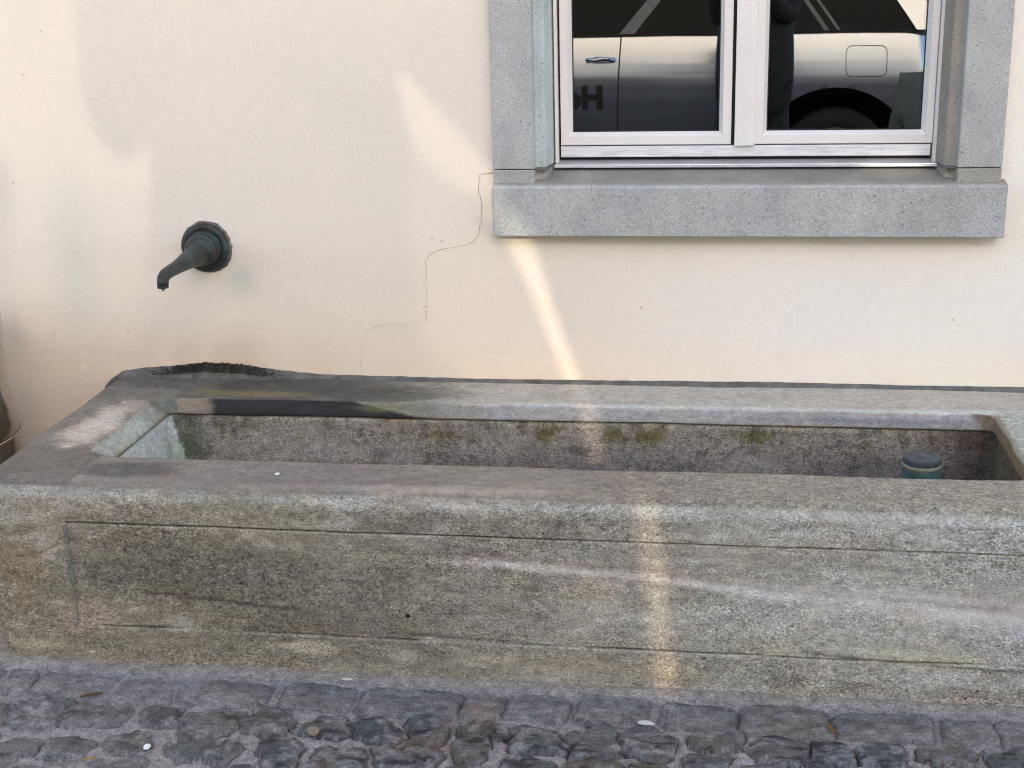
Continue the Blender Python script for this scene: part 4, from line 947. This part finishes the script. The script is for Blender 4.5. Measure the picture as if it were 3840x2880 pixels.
# ================================================================== PERSON taking the picture (dark figure mirrored in the window)
def skin(name, joints, edges, m, parent, rootv=0, lvl=2):
    me = bpy.data.meshes.new(name); off = parent_loc(parent)
    me.from_pydata([tuple(Vector(j[0]) - off) for j in joints], edges, []); me.materials.append(m)
    o = link(name, me, parent); md = o.modifiers.new("skin", 'SKIN'); md.use_smooth_shade = True
    for i, j in enumerate(joints):
        r = j[1]; me.skin_vertices[0].data[i].radius = r if isinstance(r, tuple) else (r, r)
        me.skin_vertices[0].data[i].use_root = (i == rootv)
    s = o.modifiers.new("sub", 'SUBSURF'); s.levels = lvl; s.render_levels = lvl
    return o
def build_person():
    px, py = .19, -4.02
    root = empty("person", (px, py, 0)); tag(root, "person in dark clothes holding up a phone, mirrored in the window", "person")
    sk = plain("skin", (.45, .28, .20), .55); cloth = plain("black_jacket", (.012, .012, .014), .85); jeans = plain("dark_trousers", (.014, .015, .02), .85); hair = plain("brown_hair", (.03, .02, .015), .7); shoe = plain("dark_shoes", (.015, .013, .012), .6)
    J = lambda x, y, z, r: ((px + x, py + y, z), r)
    hl = (-.150, .30, 1.50); hr = (-.050 - .16 + .07, .30, 1.5)
    joints = [J(0, 0, .96, .13), J(0, 0, 1.12, .125), J(0, -.01, 1.30, .14), J(0, 0, 1.44, .09), J(0, .01, 1.51, .055), J(0, .03, 1.58, .06), J(0, .025, 1.66, .085), J(0, .015, 1.73, .06),
              J(-.17, 0, 1.42, .055), J(-.18, .12, 1.20, .045), J(-.22, .33, 1.47, .030),
              J(.17, 0, 1.42, .055), J(.16, .14, 1.20, .045), J(-.04, .34, 1.45, .030),
              J(-.09, 0, .88, .09), J(-.10, .01, .50, .06), J(-.11, -.01, .10, .045), J(-.12, .12, .045, .04),
              J(.09, 0, .88, .09), J(.11, .01, .50, .06), J(.13, -.01, .10, .045), J(.15, .12, .045, .04)]
    ed = [(0, 1), (1, 2), (2, 3), (3, 4), (4, 5), (5, 6), (6, 7), (3, 8), (8, 9), (9, 10), (3, 11), (11, 12), (12, 13), (0, 14), (14, 15), (15, 16), (16, 17), (0, 18), (18, 19), (19, 20), (20, 21)]
    skin("body", joints, ed, sk, root)
    jj = [J(0, 0, .66, .20), J(0, 0, .80, .235), J(0, 0, .98, .235), J(0, 0, 1.15, .225), J(0, -.01, 1.32, .20), J(0, 0, 1.43, .11), J(-.16, 0, 1.43, .085), J(-.19, .12, 1.20, .070), J(-.225, .30, 1.43, .042), J(.16, 0, 1.43, .085), J(.17, .14, 1.20, .070), J(-.01, .31, 1.42, .042), J(0, .01, 1.49, .075)]
    skin("jacket", jj, [(0, 1), (1, 2), (2, 3), (3, 4), (4, 5), (5, 6), (6, 7), (7, 8), (5, 9), (9, 10), (10, 11), (5, 12)], cloth, root)
    tj = [J(0, 0, .90, .15), J(-.11, 0, .80, .115), J(-.12, .01, .50, .095), J(-.11, -.01, .10, .07), J(.09, 0, .80, .115), J(.11, .01, .50, .095), J(.13, -.01, .10, .07)]
    skin("trousers", tj, [(0, 1), (1, 2), (2, 3), (0, 4), (4, 5), (5, 6)], jeans, root)
    for s, xx in ((-1, -.115), (1, .135)): skin("shoe", [J(xx, -.06, .05, .045), J(xx, .05, .045, .05), J(xx + s * .015, .17, .035, .038)], [(0, 1), (1, 2)], shoe, root)
    skin("hair", [J(0, -.03, 1.66, .085), J(0, -.01, 1.73, .09), J(0, .045, 1.765, .05), J(0, -.05, 1.60, .06)], [(0, 1), (1, 2), (0, 3)], hair, root)
    # face
    V, Fc = sweep([((px, py + .105, 1.675), .008), ((px, py + .125, 1.650), .012), ((px, py + .118, 1.640), .010)], 10); mesh("nose", V, Fc, sk, root, True)
    for s in (-1, 1):
        V, Fc = lathe([(.002, .010), (.009, .006), (.012, 0), (.009, -.006)], (px + s * .032, py + .098, 1.672), (0, 1, 0), 16); mesh("eye", V, Fc, plain("eye_white", (.5, .5, .5), .2), root, True)
        V, Fc = sweep([((px + s * .082, py + .01, 1.69), .006), ((px + s * .092, py, 1.67), .011), ((px + s * .086, py + .008, 1.645), .006)], 10); mesh("ear", V, Fc, sk, root, True)
    V, Fc = sweep([((px - .025, py + .100, 1.612), .003), ((px, py + .108, 1.610), .006), ((px + .025, py + .100, 1.612), .003)], 10); mesh("mouth", V, Fc, plain("lips", (.35, .15, .13), .5), root, True)
    # hands with fingers round the phone edges (phone at x -.04..+.04, y -3.645, z 1.51..1.66)
    for s, wx, wz in ((-1, -.03, 1.47), (1, .15, 1.45)):
        bx = -.075 if s < 0 else .075
        pal = [((wx if s > 0 else wx, -3.70, wz), .026), ((bx, -3.675, 1.52), (.034, .016)), ((bx, -3.665, 1.56), (.036, .014))]
        skin("hand", pal, [(0, 1), (1, 2)], sk, root)
        for k in range(4):
            z0 = 1.535 + .021 * k; ln = (.85, 1.0, .95, .75)[k]
            skin("finger", [((bx, -3.668, z0), .009), ((bx - s * .004, -3.640, z0 + .004), .0085), ((bx - s * .018 * ln, -3.628, z0 + .006), .008), ((bx - s * .036 * ln, -3.630, z0 + .006), .007)], [(0, 1), (1, 2), (2, 3)], sk, root, 0, 1)
        skin("thumb", [((bx, -3.685, 1.525), .012), ((bx - s * .022, -3.690, 1.545), .010), ((bx - s * .038, -3.672, 1.56), .009)], [(0, 1), (1, 2)], sk, root, 0, 1)
    ph = empty("phone", (0, -3.652, 1.585)); tag(ph, "black phone held up in both hands of the person", "phone")
    box("phone_case", -.078, .062, -3.660, -3.652, 1.545, 1.615, plain("phone_black", (.01, .01, .011), .25), ph, .003)
    box("phone_screen", -.074, .058, -3.6625, -3.6605, 1.549, 1.611, plain("screen_glass", (.008, .008, .01), .05), ph, .0006)
    V, Fc = lathe([(.011, 0), (.011, .003), (.008, .0035), (.001, .0036)], (.0, -3.6515, 1.5875), (0, 1, 0), 24); mesh("camera_lens", V, Fc, plain("lens_glass", (.01, .01, .015), .05), ph, True)
build_person()

# ================================================================== ADDED SUN MASK: unseen wall shades the scene, gaps cut to shape light patches
def build_sun_mask():
    root = empty("sun_mask", (3, -11, 0)); tag(root, "added unseen wall with cut gaps that shapes the patches of sunlight", "house")
    m = plain("sun_mask_pale", (.76, .72, .64), .9, 0, 2, .08)
    D = 11.0; sx, sz = SX * D, SZ * D
    holes = [ # on our wall: (x, z) outlines of the patches of light
        [(-.832, 1.285), (-.815, 1.300), (-.70, 1.170), (-.585, 1.043), (-.54, .931), (-.61, .931), (-.71, 1.02), (-.775, 1.08), (-.806, 1.14)],
        [(-.54, .930), (-.485, .853), (-.43, .66), (-.366, .475), (-.314, .146), (-.268, -.300), (-.316, -.300), (-.360, .146), (-.404, .475), (-.50, .74), (-.560, .853), (-.60, .930)],
        [(-2.6, 2.3), (-1.690, 2.3), (-1.695, 1.6), (-1.700, 1.40), (-1.704, 1.316), (-1.702, 1.218), (-2.6, 1.218)],
        [(-.806, 1.130), (-.775, 1.078), (-.71, 1.018), (-.62, .928), (-.568, .853), (-.503, .74), (-.407, .477), (-.45, .40), (-.62, .43), (-.79, .56), (-.822, .80)],
        [(.40, 1.030), (.53, 1.032), (.53, 1.10), (.43, 1.094), (.37, 1.06)],
        [(-2.6, 1.2175), (-1.702, 1.2175), (-1.690, 1.165), (-1.672, 1.13), (-1.634, 1.073), (-1.602, 1.060), (-1.562, 1.085), (-1.548, 1.115), (-1.527, 1.100), (-1.533, 1.0), (-1.935, 1.0), (-1.940, 1.08), (-2.6, 1.13)],
        [(-1.533, .9995), (-1.558, .86), (-1.955, .86), (-1.935, .9995)],
        [(-1.558, .8595), (-1.585, .74), (-1.965, .74), (-1.955, .8595)],
        [(-1.585, .7395), (-1.615, .60), (-1.66, .56), (-1.84, .52), (-1.975, .58), (-1.965, .7395)],
    ]
    bm = bmesh.new(); outer = [(-9.0, -.01), (12.0, -.01), (12.0, 6.6), (-9.0, 6.6)]
    loops = [outer] + [[(x + sx, z + sz) for x, z in h] for h in holes]
    edges = []
    for lp in loops:
        vs = [bm.verts.new((x, -D, z)) for x, z in lp]
        edges += [bm.edges.new((vs[i], vs[(i + 1) % len(vs)])) for i in range(len(vs))]
    bmesh.ops.triangle_fill(bm, use_beauty=True, use_dissolve=False, edges=edges)
    ds = -SUN * (.06 / abs(SUN.y))
    def inside(pt, poly):
        c_ = False
        for (xa, za), (xb, zb) in zip(poly, poly[1:] + poly[:1]):
            if (za > pt[1]) != (zb > pt[1]) and pt[0] < (xb - xa) * (pt[1] - za) / (zb - za) + xa: c_ = not c_
        return c_
    bad = [f for f in bm.faces if any(inside((f.calc_center_median().x, f.calc_center_median().z), lp) for lp in loops[1:])]
    bmesh.ops.delete(bm, geom=bad, context='FACES')
    ret = bmesh.ops.extrude_face_region(bm, geom=list(bm.faces)); bmesh.ops.translate(bm, verts=[v for v in ret['geom'] if isinstance(v, bmesh.types.BMVert)], vec=-ds)
    from_bm("wall", bm, m, root)
    for k, t in ((0, .36), (1, .88), (2, .24), (3, .13), (4, .9), (5, .27), (6, .20), (7, .14), (8, .09)):
        V = [(x + sx, -D - .03, z + sz) for x, z in holes[k]]; V = [(x + SX * .03, y, z + SZ * .03) for x, y, z in V]
        mesh("sun_dimmer_pane", V, [tuple(range(len(V)))], m_tint("sun_dimmer", t), root)  # added panes in the gaps dim each light patch by its own amount
build_sun_mask()
scene.cycles.use_denoising = True
scene.cycles.filter_width = 1.1
scene.cycles.max_bounces = 8
scene.cycles.transparent_max_bounces = 12
